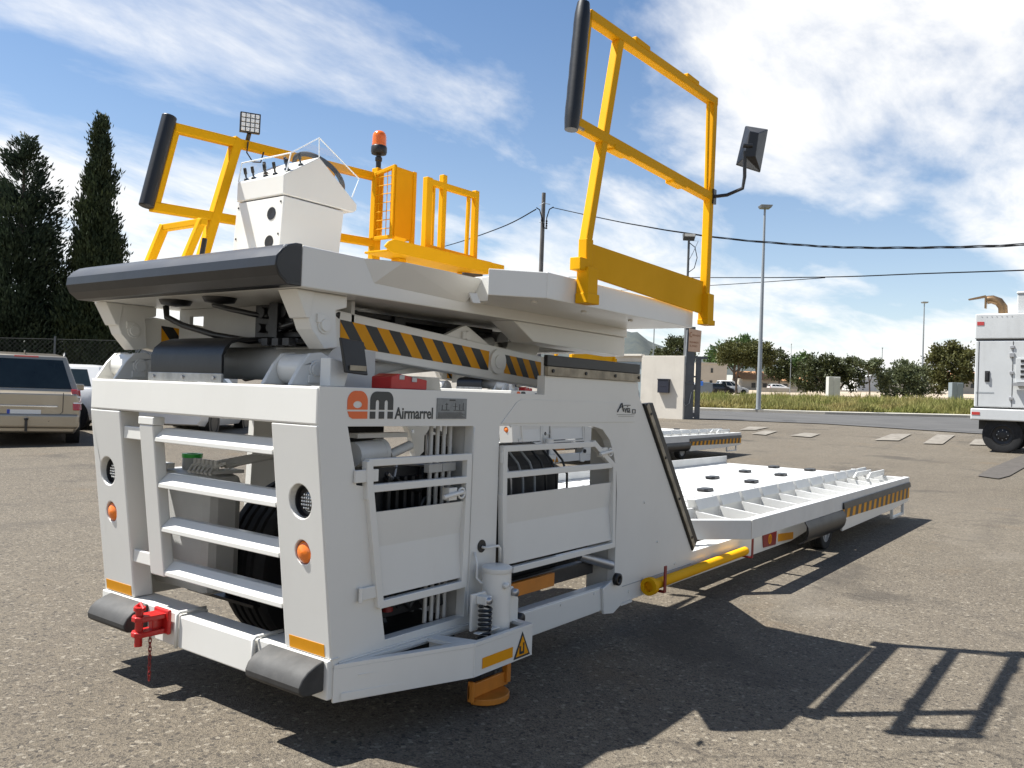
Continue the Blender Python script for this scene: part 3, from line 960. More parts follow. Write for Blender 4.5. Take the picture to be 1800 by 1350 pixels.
# ---- top of the body: clevises, rubber sheet, red box
CLEVIS[0] = True
for y0, ys in ((0.06, 1), (1.30, 1)):
    cv = MB()
    for yy in (y0, y0 + 0.16):
        cv.holed([[(-0.205, 1.4055), (-0.155, 1.485), (-0.115, 1.528), (-0.06, 1.535), (0.0, 1.512), (0.03, 1.48), (0.06, 1.4055)], circ(-0.085, 1.468, 0.028, 0.028, 14)], xz(yy), (0, 0.02, 0))
    P("lower_clevis", cv, WH, 0.004)
    P("pivot_boss", MB().cyl((-0.085, y0 + 0.022, 1.468), (-0.085, y0 + 0.158, 1.468), 0.060, 24), WH, smooth=True)
    P("pivot_pin", MB().cyl((-0.085, y0 - 0.012, 1.468), (-0.085, y0 + 0.19, 1.468), 0.026, 16).ring((-0.085, y0 - 0.006, 1.468), (-0.085, y0, 1.468), 0.026, 0.036, 16).box(-0.125, -0.06, y0 - 0.008, y0, 1.416, 1.446), WH, 0.002)
CLEVIS[0] = False
P("deck_plate", MB().box(-0.02, 2.40, 0.06, W - 0.06, 1.385, 1.400), WH)
sheet = [(-0.100, 1.442), (-0.102, 1.52), (-0.088, 1.556), (-0.055, 1.585), (0.0, 1.602), (0.12, 1.615), (0.34, 1.628)]
sheet2 = [(x + (0.012 if i < 3 else 0.0), z - (0.0 if i < 2 else 0.012)) for i, (x, z) in enumerate(sheet)][::-1]
P("rubber_sheet", MB().prism(sheet + sheet2, xz(0.64), (0, 0.54, 0)), M['rubber'], smooth=30)
P("sheet_strip", MB().box(-0.108, -0.095, 0.630, 1.188, 1.4055, 1.4435), M['alu'], 0.002)
P("strip_bolt", MB().cyl((-0.115, 0.68, 1.425), (-0.108, 0.68, 1.425), 0.008, 8).cyl((-0.115, 0.91, 1.425), (-0.108, 0.91, 1.425), 0.008, 8).cyl((-0.115, 1.14, 1.425), (-0.108, 1.14, 1.425), 0.008, 8), M['steel'])
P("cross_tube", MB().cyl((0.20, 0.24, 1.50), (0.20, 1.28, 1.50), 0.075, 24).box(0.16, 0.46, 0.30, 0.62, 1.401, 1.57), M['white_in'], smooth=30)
P("drive_chain", MB().box(0.05, 0.42, 0.34, 0.60, 1.585, 1.600).box(0.02, 0.06, 0.36, 0.40, 1.57, 1.60).box(0.02, 0.06, 0.43, 0.47, 1.57, 1.60).box(0.02, 0.06, 0.50, 0.54, 1.57, 1.60), M['engine'])
rb = P("socket_box", MB().prism([(0.30, 1.4055), (0.52, 1.4055), (0.52, 1.448), (0.46, 1.455), (0.34, 1.470), (0.30, 1.455)], xz(0.035), (0, 0.12, 0)), M['red'], 0.004, label="red socket box on the body top")
P("socket", MB().box(0.345, 0.375, 0.032, 0.05, 1.445, 1.465).box(0.42, 0.45, 0.030, 0.05, 1.437, 1.458), M['steel'], 0.002, parent=rb)
P("rubber_flap", MB().hexa([(0.045, 0.03, 1.462), (0.16, 0.03, 1.455), (0.16, 0.05, 1.455), (0.045, 0.05, 1.462)], [(0.03, 0.055, 1.60), (0.155, 0.055, 1.59), (0.155, 0.07, 1.59), (0.03, 0.07, 1.60)]), M['rubber'], 0.004)
fp = MB()
fp.box(0.06, 0.145, 0.026, 0.031, 1.472, 1.492)
P("flap_plate", fp, M['strip'])
P("stop_block", MB().prism([(0.02, 1.4055), (0.10, 1.4055), (0.13, 1.50), (0.02, 1.52)], xz(0.10), (0, 0.06, 0)), WH, 0.004)

# ---- scissor arms
UPPER[0] = True
for y0, far in ((0.10, False), (1.38, True)):
    arm = MB()
    arm.prism([(-0.02, 1.560), (0.10, 1.538), (1.64, 1.432), (1.64, 1.598), (0.02, 1.712), (-0.06, 1.69)], xz(y0), (0, 0.075, 0))
    arm.prism([(0.70, 1.655), (0.845, 1.715), (0.87, 1.722), (0.895, 1.715), (1.08, 1.632)], xz(y0 + 0.015), (0, 0.03, 0))
    ao = P("scissor_arm", arm, WH, 0.005)
    hz = MB()
    y = y0 - 0.0008 if not far else y0 - 0.0008
    hazard(hz, (0.065, y, 1.572), (1.032, y, 1.514), (1.036, y, 1.608), (0.062, y, 1.674), 7, -0.085, (0, -0.001, 0), 0.5, 0.55)
    hazard(hz, (1.165, y, 1.505), (1.60, y, 1.474), (1.60, y, 1.570), (1.150, y, 1.600), 4, -0.13, (0, -0.001, 0), 0.5, 0.5)
    P("hazard_stripe", hz, [M['hazard_y'], M['hazard_k']], parent=ao)
    P("arm_pivot", MB().cyl((1.098, y0 - 0.016, 1.560), (1.098, y0 + 0.09, 1.560), 0.062, 24).cyl((1.098, y0 - 0.022, 1.560), (1.098, y0 - 0.016, 1.560), 0.034, 16)
      .cyl((0.875, y0 + 0.0, 1.672), (0.875, y0 + 0.02, 1.672), 0.022, 14).box(0.835, 0.86, y0 + 0.002, y0 + 0.015, 1.655, 1.69), WH, 0.002, parent=ao)
UPPER[0] = False
for y0 in (0.46, 1.30):
    P("scissor_arm", MB().prism([(0.22, 1.44), (0.28, 1.425), (1.95, 1.60), (2.0, 1.70), (1.85, 1.73), (0.22, 1.53)], xz(y0), (0, 0.07, 0)), WH, 0.005)
uf = MB()
uf.box(0.16, 1.78, 0.62, 0.68, 1.600, 1.772).box(0.45, 0.53, 0.50, 0.60, 1.66, 1.770).box(0.78, 0.86, 0.50, 0.60, 1.65, 1.765).box(1.15, 1.30, 0.48, 0.60, 1.62, 1.74).box(0.30, 1.60, 0.52, 0.56, 1.745, 1.770)
P("underframe", uf, M['engine'], 0.003)
P("cross_roller", MB().cyl((1.62, 0.46, 1.705), (1.62, 1.40, 1.705), 0.052, 20), M['steel'], smooth=True)
P("lift_cylinder", MB().cyl((0.35, 0.45, 1.46), (1.15, 0.45, 1.62), 0.045, 16).cyl((1.15, 0.45, 1.62), (1.5, 0.45, 1.69), 0.028, 14).cyl((0.35, 1.1, 1.46), (1.15, 1.1, 1.62), 0.045, 16), M['white_in'], smooth=True)

# ---- raised platform
PT = 1.905
UPPER[0] = True
P("platform", MB().box(-0.27, 2.14, -0.06, 1.41, 1.757, PT), WH, 0.005)
bprof = [(-0.272, 1.757), (-0.272, 1.910), (-0.300, 1.909), (-0.332, 1.899), (-0.360, 1.880), (-0.384, 1.852), (-0.388, 1.818), (-0.372, 1.785), (-0.335, 1.757)]
bb = P("platform_bumper", MB().prism(bprof, xz(-0.062), (0, 1.474, 0)), M['rubber_top'], 0.004, smooth=24)
P("end_cap", MB().prism([(x * 0.90 - 0.034, 1.834 + (z - 1.834) * 0.86) for x, z in bprof], xz(-0.0635), (0, 0.0012, 0)), M['black'], parent=bb)
P("end_ring", MB().tube([(-0.348 + 0.006 * math.cos(t), -0.0605 + 0.012 - 0.012, 1.888 + 0.006 * math.sin(t)) for t in [0.6 * i for i in range(8)]], 0.0012, 5), M['alu'], parent=bb)
fl = MB()
v0 = [(0.085, -0.0605, 1.815), (0.175, -0.128, 1.905), (0.660, -0.128, 1.905), (0.700, -0.125, 1.893), (0.640, -0.0605, 1.800)]
fl.add(v0 + [(p[0], p[1] + 0.008, p[2] - 0.004) for p in v0], [(0, 1, 2, 3, 4), (9, 8, 7, 6, 5), (0, 5, 6, 1), (1, 6, 7, 2), (2, 7, 8, 3), (3, 8, 9, 4)])
fl.add([(0.028, -0.0605, 1.903), (0.175, -0.128, 1.905), (0.085, -0.0605, 1.815), (0.028, -0.053, 1.903), (0.175, -0.120, 1.901), (0.085, -0.053, 1.815)],
       [(0, 1, 2), (5, 4, 3), (0, 3, 4, 1), (1, 4, 5, 2), (2, 5, 3, 0)])
fl.add([(0.028, -0.059, 1.9045), (0.175, -0.127, 1.9062), (0.66, -0.127, 1.9062), (0.66, -0.0595, 1.9045)], [(0, 1, 2, 3)])
P("side_flare", fl, WH)
UPPER[0] = False
P("gap_rubber", MB().prism([(0.87, 1.977), (1.019, 1.989), (1.025, 1.899), (0.863, 1.885)], xz(0.143), (0, 0.010, 0)), M['black'], 0.002)
P("gap_tab", MB().prism([(0.894, 1.877), (0.951, 1.884), (0.985, 1.837), (0.923, 1.833)], xz(0.112), (0, 0.006, 0)), WH)
P("gap_tab", MB().prism([(0.551, 1.827), (0.601, 1.832), (0.631, 1.792), (0.58, 1.789)], xz(-0.160), (0, 0.008, 0)), WH)
UPPER[0] = False
wg = MB()
wg.box(0.935, 2.52, -0.30, 0.154, 1.842, 1.963)
wg.prism([(0.735, -0.116), (0.9345, -0.299), (0.9345, 0.042)], xy(1.842), (0, 0, 0.120))
P("side_wing", wg, WH, 0.004)
UPPER[0] = True
P("under_girder", MB().prism([(1.02, 1.756), (2.13, 1.756), (2.13, 1.645), (1.20, 1.665)], xz(-0.052), (0, 0.14, 0)).prism([(1.02, 1.756), (2.13, 1.756), (2.13, 1.645), (1.20, 1.665)], xz(1.26), (0, 0.14, 0))
  .box(1.98, 2.12, 0.09, 1.25, 1.66, 1.755), WH, 0.004)
UPPER[0] = False
ub = MB()
for x in (1.0, 1.45, 1.95):
    ub.cyl((x, -0.18, 1.842), (x, -0.18, 1.832), 0.012, 8).cyl((x + 0.03, -0.17, 1.842), (x + 0.03, -0.17, 1.834), 0.010, 8)
P("wing_bolt", ub, WH)
UPPER[0] = True
for y0 in (0.0, 1.33):
    hb = MB()
    hb.prism([(-0.165, 1.756), (0.005, 1.756), (0.005, 1.712), (-0.05, 1.696), (-0.045, 1.63), (-0.035, 1.555), (-0.10, 1.545), (-0.165, 1.615), (-0.185, 1.66)], xz(y0), (0, 0.09, 0))
    hb.hexa([(-0.195, y0 - 0.004, 1.655), (-0.175, y0 - 0.004, 1.655), (-0.175, y0 + 0.094, 1.655), (-0.195, y0 + 0.094, 1.655)],
            [(-0.25, y0 - 0.008, 1.756), (-0.165, y0 - 0.008, 1.756), (-0.165, y0 + 0.098, 1.756), (-0.25, y0 + 0.098, 1.756)])
    P("hinge_bracket", hb, WH, 0.004)
    P("hinge_pin", MB().cyl((-0.105, y0 - 0.014, 1.635), (-0.105, y0 + 0.1, 1.635), 0.024, 16).box(-0.145, -0.105, y0 - 0.009, y0, 1.642, 1.675).ring((-0.105, y0 - 0.006, 1.635), (-0.105, y0, 1.635), 0.022, 0.034, 16), WH, 0.002)
P("cross_plate", MB().holed([[(0.10, 1.56), (1.32, 1.50), (1.32, 1.756), (0.10, 1.756)], [(1.12, 1.66), (1.23, 1.66), (1.23, 1.72), (1.12, 1.72)]], yz(0.12), (0.02, 0, 0)), M['white_in'], 0.003)
vb = MB()
vb.box(0.0, 0.10, 0.26, 0.56, 1.60, 1.74)
for i in range(4):
    vb.cyl((-0.03, 0.29 + 0.07 * i, 1.64), (0.0, 0.29 + 0.07 * i, 1.64), 0.02, 10)
    vb.cyl((-0.02, 0.29 + 0.07 * i, 1.705), (0.0, 0.29 + 0.07 * i, 1.705), 0.025, 10)
P("valve_block", vb, M['engine'], 0.003)
hs = MB()
hs.tube([(-0.05, 1.16, 1.752), (-0.05, 1.15, 1.70), (-0.03, 1.05, 1.662), (0.0, 0.85, 1.618), (0.02, 0.62, 1.590), (0.04, 0.42, 1.600), (0.05, 0.34, 1.62)], 0.014, 9)
hs.tube([(0.0, 0.86, 1.752), (-0.02, 0.72, 1.728), (-0.02, 0.55, 1.70), (0.0, 0.47, 1.69)], 0.012, 8)
hs.tube([(-0.02, 0.30, 1.64), (-0.05, 0.24, 1.665), (-0.02, 0.16, 1.70), (0.06, 0.10, 1.69)], 0.014, 8)
hs.tube([(-0.02, 0.36, 1.64), (-0.06, 0.28, 1.640), (-0.03, 0.18, 1.672), (0.06, 0.12, 1.665)], 0.014, 8)
P("hydraulic_hose", hs, M['hose'], smooth=True)
P("dark_hole_cap", MB().lathe([(0.07, 0), (0.06, -0.02), (0.0, -0.028)], (-0.15, 0.92, 1.757), (0, 0, 1), 18).lathe([(0.07, 0), (0.06, -0.02), (0.0, -0.028)], (-0.15, 0.60, 1.757), (0, 0, 1), 18), M['black'], smooth=True)  # black caps stand in for dark round holes underneath, no lamps here

UPPER[0] = False
# ---- right guard frame with padded edge and mirror
Y = M['yellow']
yf = -0.322
gf = MB()
gf.bar((1.222, yf, 1.855), (1.222, yf, 2.16), 0.058, 0.050, up=(0, 1, 0))
gf.bar((1.216, yf, 2.14), (1.470, yf, 3.235), 0.050, 0.044, up=(0, 1, 0))
gf.bar((2.628, yf, 1.875), (2.655, yf, 3.275), 0.052, 0.046, up=(0, 1, 0))
gf.bar((1.160, yf, 3.222), (2.682, yf, 3.262), 0.048, 0.050, up=(0, 1, 0))
gf.bar((1.085, yf, 2.682), (2.660, yf, 2.664), 0.050, 0.048, up=(0, 1, 0))
gf.bar((1.168, yf, 3.232), (1.098, yf, 2.672), 0.030, 0.040, up=(0, 1, 0))
gf.bar((2.585, yf - 0.002, 3.25), (2.600, yf - 0.002, 2.66), 0.022, 0.020, up=(0, 1, 0))
for x, z in ((1.60, 3.262), (2.23, 3.279), (1.42, 2.655), (2.10, 2.645)):
    gf.box(x, x + 0.16, yf - 0.030, yf + 0.030, z - 0.016, z + 0.016)
G1 = P("guard_frame", gf, Y, 0.006)
P("post_socket", MB().box(1.178, 1.272, yf - 0.045, -0.302, 1.855, 2.02).box(1.17, 1.28, yf - 0.052, -0.303, 1.846, 1.895).box(1.13, 1.21, yf - 0.03, yf + 0.03, 2.0, 2.06)
  .box(2.585, 2.675, yf - 0.045, -0.302, 1.87, 2.06).box(2.575, 2.69, yf - 0.05, -0.303, 1.868, 1.90), Y, 0.004, parent=G1)
kp = MB()
kp.prism([(1.255, 1.985), (2.585, 1.935), (2.600, 2.135), (1.255, 2.147)], xz(yf - 0.004), (0, 0.014, 0))
kp.prism([(1.255, 2.130), (2.600, 2.118), (2.600, 2.136), (1.255, 2.148)], xz(yf + 0.011), (0, 0.03, 0))
P("kick_plate", kp, Y, 0.003, parent=G1)
pad = MB()
pt = [Vector((1.118, yf - 0.004, 3.262)).lerp(Vector((1.050, yf - 0.004, 2.640)), i / 12) for i in range(13)]
pad.tube(pt, [0.030] + [0.037 + 0.0015 * (i % 2) for i in range(11)] + [0.032], 12)
P("edge_pad", pad, M['rubber'], smooth=True, parent=G1)
P("pad_bolt", MB().cyl((1.06, yf - 0.02, 2.66), (1.13, yf - 0.02, 2.66), 0.008, 8), M['strip'], parent=G1)
mr = MB()
mr.tube([(2.655, yf - 0.02, 2.665), (2.69, yf - 0.10, 2.675), (2.71, yf - 0.19, 2.71), (2.71, yf - 0.20, 2.78), (2.70, yf - 0.20, 2.935)], 0.011, 8)
mr.box(2.64, 2.68, yf - 0.035, yf - 0.022, 2.62, 2.71)
ma = P("mirror_arm", mr, M['black'], smooth=30)
fo = Vector((0.8055, 0.5925, 0.0))
ri = Vector((0.5925, -0.8055, 0.0))
up = Vector((0, 0, 1))
mc = Vector((2.735, yf - 0.265, 2.985))
qs = [(-0.072, -0.090), (-0.010, -0.085), (0.005, 0.060), (-0.050, 0.070)]
qb = [(-0.098, -0.108), (0.052, -0.150), (0.092, 0.118), (-0.048, 0.135)]
ms = MB().hexa([mc + ri * a_ + up * b_ for a_, b_ in qs], [mc + ri * a_ + up * b_ + fo * 0.10 for a_, b_ in qb])
ms.hexa([mc + ri * a_ + up * b_ + fo * 0.1005 for a_, b_ in qb], [mc + ri * a_ * 1.01 + up * b_ * 1.01 + fo * 0.118 for a_, b_ in qb])
ms.cyl(mc - ri * 0.09 - up * 0.02, mc - ri * 0.03 - up * 0.02, 0.014, 10)
mh = P("mirror", ms, M['black'], 0.008, parent=ma)
P("mirror_glass", MB().hexa([mc + ri * a_ * 0.9 + up * b_ * 0.9 + fo * 0.1185 for a_, b_ in qb], [mc + ri * a_ * 0.9 + up * b_ * 0.9 + fo * 0.1195 for a_, b_ in qb]), M['chrome'], parent=ma)

UPPER[0] = True
# ---- left guard rail with pad, work lamp, beacon
yl = 1.385
gl = MB()
gl.bar((0.085, yl, 2.655), (1.47, yl, 2.728), 0.046, 0.044, up=(0, 1, 0))
gl.bar((0.455, yl, 2.70), (0.235, yl, 1.90), 0.050, 0.046, up=(0, 1, 0))
gl.bar((0.105, yl, 2.675), (0.005, yl, 2.235), 0.030, 0.036, up=(0, 1, 0))
gl.bar((-0.015, yl, 2.245), (1.47, yl, 2.315), 0.044, 0.040, up=(0, 1, 0))
gl.bar((1.47, yl, 1.90), (1.485, yl, 2.785), 0.054, 0.050, up=(0, 1, 0))
gl.bar((1.10, yl, 2.32), (1.10, yl, 2.70), 0.040, 0.036, up=(0, 1, 0))
G2 = P("guard_rail", gl, Y, 0.006)
P("edge_pad", MB().cyl((0.062, yl - 0.002, 2.705), (-0.040, yl - 0.002, 2.238), 0.036, 14), M['rubber'], 0.006, smooth=True, parent=G2)
P("lamp_cable", MB().tube([(0.50, yl - 0.03, 2.69), (0.49, yl - 0.035, 2.63), (0.53, yl - 0.035, 2.59), (0.58, yl - 0.035, 2.60), (0.60, yl - 0.03, 2.66)], 0.004, 6), M['hose'], parent=G2)
wlp = MB()
wc = Vector((0.505, yl - 0.03, 2.788))
A_ = Vector((-0.50, -0.86, -0.08)).normalized()
B_ = A_.cross(up).normalized()
C_ = B_.cross(A_).normalized()
H = 0.052
wlp.hexa([wc + B_ * a_ * H + C_ * b_ * H for a_, b_ in ((-1, -1), (1, -1), (1, 1), (-1, 1))], [wc + A_ * 0.03 + B_ * a_ * H + C_ * b_ * H for a_, b_ in ((-1, -1), (1, -1), (1, 1), (-1, 1))])
for i in range(5):
    wlp.hexa([wc - A_ * 0.022 + B_ * a_ * H * 0.9 + C_ * (b_ * 0.004 + (i - 2) * 0.02) for a_, b_ in ((-1, -1), (1, -1), (1, 1), (-1, 1))],
             [wc - A_ * 0.0005 + B_ * a_ * H * 0.9 + C_ * (b_ * 0.004 + (i - 2) * 0.02) for a_, b_ in ((-1, -1), (1, -1), (1, 1), (-1, 1))])
wlp.cyl(wc - C_ * 0.05, (0.515, yl, 2.70), 0.012, 10)
wlo = P("work_lamp", wlp, M['black'], 0.003)
ce = MB()
for i in range(4):
    for j in range(4):
        c = wc + A_ * 0.0305 + B_ * (i - 1.5) * 0.0235 + C_ * (j - 1.5) * 0.0235
        ce.hexa([c + B_ * a_ * 0.0098 + C_ * b_ * 0.0098 for a_, b_ in ((-1, -1), (1, -1), (1, 1), (-1, 1))], [c + A_ * 0.003 + B_ * a_ * 0.008 + C_ * b_ * 0.008 for a_, b_ in ((-1, -1), (1, -1), (1, 1), (-1, 1))])
P("led_cell", ce, M['led'], parent=wlo)
bc = P("beacon", MB().lathe([(0.0, -0.002), (0.016, 0.0), (0.017, 0.045), (0.022, 0.05), (0.022, 0.07), (0.016, 0.075), (0.016, 0.085), (0.046, 0.092), (0.050, 0.105), (0.050, 0.135), (0.046, 0.142), (0.0, 0.142)], (1.485, yl, 2.785), (0, 0, 1), 22), M['black'], smooth=30)
P("beacon_lens", MB().lathe([(0.044, 0.0), (0.046, 0.012), (0.0435, 0.018), (0.0455, 0.026), (0.043, 0.033), (0.045, 0.041), (0.0425, 0.048), (0.044, 0.056), (0.040, 0.076), (0.030, 0.090), (0.012, 0.097), (0.0, 0.098)], (1.485, yl, 2.927), (0, 0, 1), 24), M['beacon'], smooth=50, parent=bc)

# wire basket hung on the beacon post
bk = MB()
bx0, bx1, by0, by1, bz0, bz1 = 1.44, 1.60, 1.185, 1.358, 2.335, 2.765
bk.box(bx1, bx1 + 0.006, by0, by1, bz0, bz1)
bk.box(bx0, bx1, by0 - 0.006, by0, bz0 + 0.002, bz1 - 0.002)
bk.bar((bx0, by0, bz1), (bx0, by1, bz1 - 0.03), 0.022, 0.022)
bk.bar((bx0, by0, bz0), (bx0, by1, bz0), 0.022, 0.022)
bk.bar((bx0, by0 + 0.012, bz0), (bx0, by0 + 0.012, bz1), 0.02, 0.02, up=(0, 1, 0))
bk.bar((bx0, by1, bz0), (bx0, by1, bz1 - 0.02), 0.026, 0.026, up=(0, 1, 0))
bk.bar((bx1, by0, bz1), (bx1, by0, bz0 - 0.04), 0.024, 0.024, up=(0, 1, 0))
bko = P("basket", bk, Y, 0.004)
gr = MB()
for i in range(1, 5):
    gr.cyl((bx0, by0 + (by1 - by0) * i / 5, bz0), (bx0, by0 + (by1 - by0) * i / 5, bz1 - 0.02), 0.0028, 6)
for i in range(1, 8):
    z = bz0 + (bz1 - bz0) * i / 8
    gr.cyl((bx0 - 0.004, by0, z), (bx0 - 0.004, by1, z), 0.0028, 6)
P("wire_grid", gr, Y, parent=bko)

# tray, toe board and low gate on the far half of the platform
tr = MB()
tr.prism([(0.99, 2.175), (1.02, 2.205), (1.06, 2.222), (1.93, 2.226), (1.93, 2.155), (1.04, 2.148)], xz(0.80), (0, 0.012, 0))
tr.box(1.02, 1.93, 0.813, 0.99, 2.150, 2.162)
tr.box(1.2, 1.26, 0.90, 0.96, 1.9055, 2.149).box(1.78, 1.84, 0.90, 0.96, 1.9055, 2.149)
tr.prism([(1.93, 2.080), (2.50, 2.085), (2.50, 2.110), (1.945, 2.225)], xz(0.808), (0, 0.014, 0))
tr.box(1.932, 2.06, 0.80, 0.806, 2.08, 2.224)
tr.box(2.44, 2.49, 0.823, 0.87, 1.9055, 2.09)
P("step_tray", tr, Y, 0.003)
gt = MB()
yg = 0.90
for x, zt in ((1.420, 2.655), (1.555, 2.70), (1.865, 2.672)):
    gt.bar((x, yg, 2.155), (x, yg, zt), 0.044 if x < 1.5 else 0.036, 0.036, up=(0, 1, 0))
gt.bar((1.40, yg, 2.630), (1.88, yg, 2.640), 0.036, 0.036, up=(0, 1, 0))
gt.bar((1.40, yg, 2.245), (1.88, yg, 2.240), 0.034, 0.034, up=(0, 1, 0))
gt.bar((1.795, yg + 0.002, 2.25), (1.800, yg + 0.002, 2.62), 0.020, 0.018, up=(0, 1, 0))
gt.bar((1.475, yg + 0.002, 2.25), (1.475, yg + 0.002, 2.63), 0.014, 0.016, up=(0, 1, 0))
P("low_gate", gt, Y, 0.005)
fg = MB()
fg.bar((-0.135, 1.195, 1.906), (-0.085, 1.140, 2.118), 0.034, 0.030, up=(0, 1, 0))
fg.bar((-0.135, 0.905, 1.906), (-0.085, 0.845, 2.118), 0.034, 0.030, up=(0, 1, 0))
fg.bar((-0.085, 1.157, 2.106), (-0.085, 0.828, 2.106), 0.034, 0.030)
P("front_gate", fg, Y, 0.005)
P("edge_pad", MB().cyl((0.02, 1.02, 1.906), (0.045, 1.02, 2.07), 0.012, 10), M['rubber'])

# ---- control console
yc0, yc1 = 0.886, 1.262
cb = P("control_console", MB().prism([(0.355, 1.9055), (0.725, 1.9055), (0.768, 2.326), (0.380, 2.328)], xz(yc0), (0, yc1 - yc0, 0)), WH, 0.006)
P("console_top", MB().prism([(0.377, 2.333), (0.835, 2.333), (0.857, 2.350), (0.857, 2.380), (0.591, 2.567), (0.403, 2.448), (0.377, 2.433)], xz(yc0 + 0.001), (0, yc1 - yc0 - 0.002, 0)), WH, 0.006, parent=cb)
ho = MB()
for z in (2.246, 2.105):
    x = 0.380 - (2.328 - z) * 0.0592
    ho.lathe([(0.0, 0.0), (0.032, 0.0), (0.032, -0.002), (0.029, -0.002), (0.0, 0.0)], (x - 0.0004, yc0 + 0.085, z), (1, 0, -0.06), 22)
P("hole_shade_disc", ho, M['black'], parent=cb)  # flat black discs, painted for the shade inside two holes
sc_ = MB()
for yy in (yc0 + 0.02, yc1 - 0.02):
    for z in (1.96, 2.14, 2.30):
        x = 0.380 - (2.328 - z) * 0.0592
        sc_.cyl((x - 0.003, yy, z), (x + 0.001, yy, z), 0.005, 8)
P("screw", sc_, M['black'], parent=cb)
for i, (yy, t) in enumerate(((1.215, 0.0), (1.155, 0.0), (1.13, 0.35), (1.06, 0.0), (0.985, 0.0), (0.975, 0.4), (0.915, 0.15), (0.905, 0.6))):
    x = 0.400 + t * 0.15
    z = 2.447 + t * 0.095
    P("control_lever", MB().lathe([(0.014, 0.0), (0.012, 0.010), (0.005, 0.014), (0.005, 0.03), (0.0085, 0.034), (0.0085, 0.062), (0.0, 0.066)], (x, yy, z - 0.004), (-0.25, 0, 1), 10), M['black'], smooth=True, parent=cb)
wh = MB()
wcn = (0.735, 1.06, 2.530)
wax = Vector((0.575, -0.05, 0.815)).normalized()
wh.torus(wcn, wax, 0.145, 0.013, 36, 8)
d_, a_, b_ = wh.frame(Vector(wcn), Vector(wcn) + wax)
for q in (0.4, 2.5, 4.6):
    v = a_ * math.cos(q) + b_ * math.sin(q)
    wh.tube([Vector(wcn) - wax * 0.02, Vector(wcn) + v * 0.07 - wax * 0.015, Vector(wcn) + v * 0.14], 0.009, 7)
wh.cyl(Vector(wcn) - wax * 0.085, Vector(wcn), 0.02, 12)
P("steering_wheel", wh, M['black'], smooth=True, parent=cb)
gd = MB()
Gp = [(0.392, 2.45), (0.415, 2.545), (0.586, 2.664), (0.867, 2.520), (0.822, 2.412)]
ya = yc0 + 0.004
gd.tube([(p[0], ya, p[1]) for p in Gp], 0.0035, 6)
gd.tube([(0.415, ya, 2.545), (0.40, yc1, 2.540), (0.385, yc1, 2.44)], 0.0035, 6)
gd.tube([(0.591, ya, 2.567), (0.586, ya, 2.664)], 0.003, 6)
P("guard_edge", gd, M['led'], parent=cb)
pn = MB()
pn.prism(Gp + [(0.591, 2.568)], xz(ya - 0.001), (0, 0.002, 0))
pn.hexa([(0.392, ya, 2.45), (0.394, ya, 2.45), (0.387, yc1, 2.44), (0.385, yc1, 2.44)], [(0.415, ya, 2.545), (0.417, ya, 2.545), (0.402, yc1, 2.54), (0.40, yc1, 2.54)])
P("clear_guard", pn, M['acrylic'], parent=cb)

UPPER[0] = False
# ---- long low rear deck
D = M['deck']
dz = 0.53
df = MB()
df.box(3.905, 9.45, -0.200, -0.130, 0.385, dz)
df.hexa([(3.494, 0.146, 0.385), (3.905, -0.1995, 0.385), (3.935, -0.14, 0.385), (3.53, 0.19, 0.385)], [(3.494, 0.146, 0.529), (3.905, -0.1995, 0.529), (3.935, -0.14, 0.529), (3.53, 0.19, 0.529)])
df.box(3.50, 3.56, 0.19, 2.20, 0.36, 0.52)
df.box(3.56, 9.452, 2.23, 2.30, 0.385, 0.528)
df.box(9.38, 9.449, -0.129, 2.229, 0.385, 0.522)
df.box(3.53, 9.38, 0.375, 0.40, 0.33, 0.535)
P("deck_frame", df, D, 0.004)
P("deck_floor", MB().box(3.57, 9.37, 0.402, 2.228, 0.40, 0.43), D)
P("bay_floor", MB().box(6.05, 9.37, -0.128, 0.373, 0.335, 0.36), D)
x = 3.575
proto = None
while x < 9.30:
    mb = MB().box(0, 0.318, 0, 1.80, 0, 0.085)
    if proto is None:
        proto = mb.build("deck_plank", D, LD, 0.005)
        o = proto
    else:
        o = proto.copy()
        COL.objects.link(o)
        o.parent = LD
    o.location = (x, 0.425, 0.432)
    if x + 0.362 < 9.30:
        jo = MB().box(x + 0.319, x + 0.361, 0.425, 2.225, 0.47, 0.5164).build("gap_shade_strip", M['gap_shade'], LD)  # dark strip fills each gap, its colour draws the shaded line
    x += 0.362
pad0 = None
for px_, py_ in ((5.59, 0.90), (6.90, 0.92), (6.93, 1.39), (8.11, 1.0), (8.15, 1.47), (9.28, 1.0), (9.28, 1.49)):
    if pad0 is None:
        pad0 = MB().prism([(-0.10, -0.035), (-0.07, -0.06), (0.07, -0.06), (0.10, -0.035), (0.10, 0.035), (0.07, 0.06), (-0.07, 0.06), (-0.10, 0.035)], xy(0), (0, 0, 0.030)).build("deck_pad", M['black'], LD, 0.008)
        o = pad0
    else:
        o = pad0.copy()
        COL.objects.link(o)
        o.parent = LD
    o.location = (min(px_, 9.28), py_, 0.518)
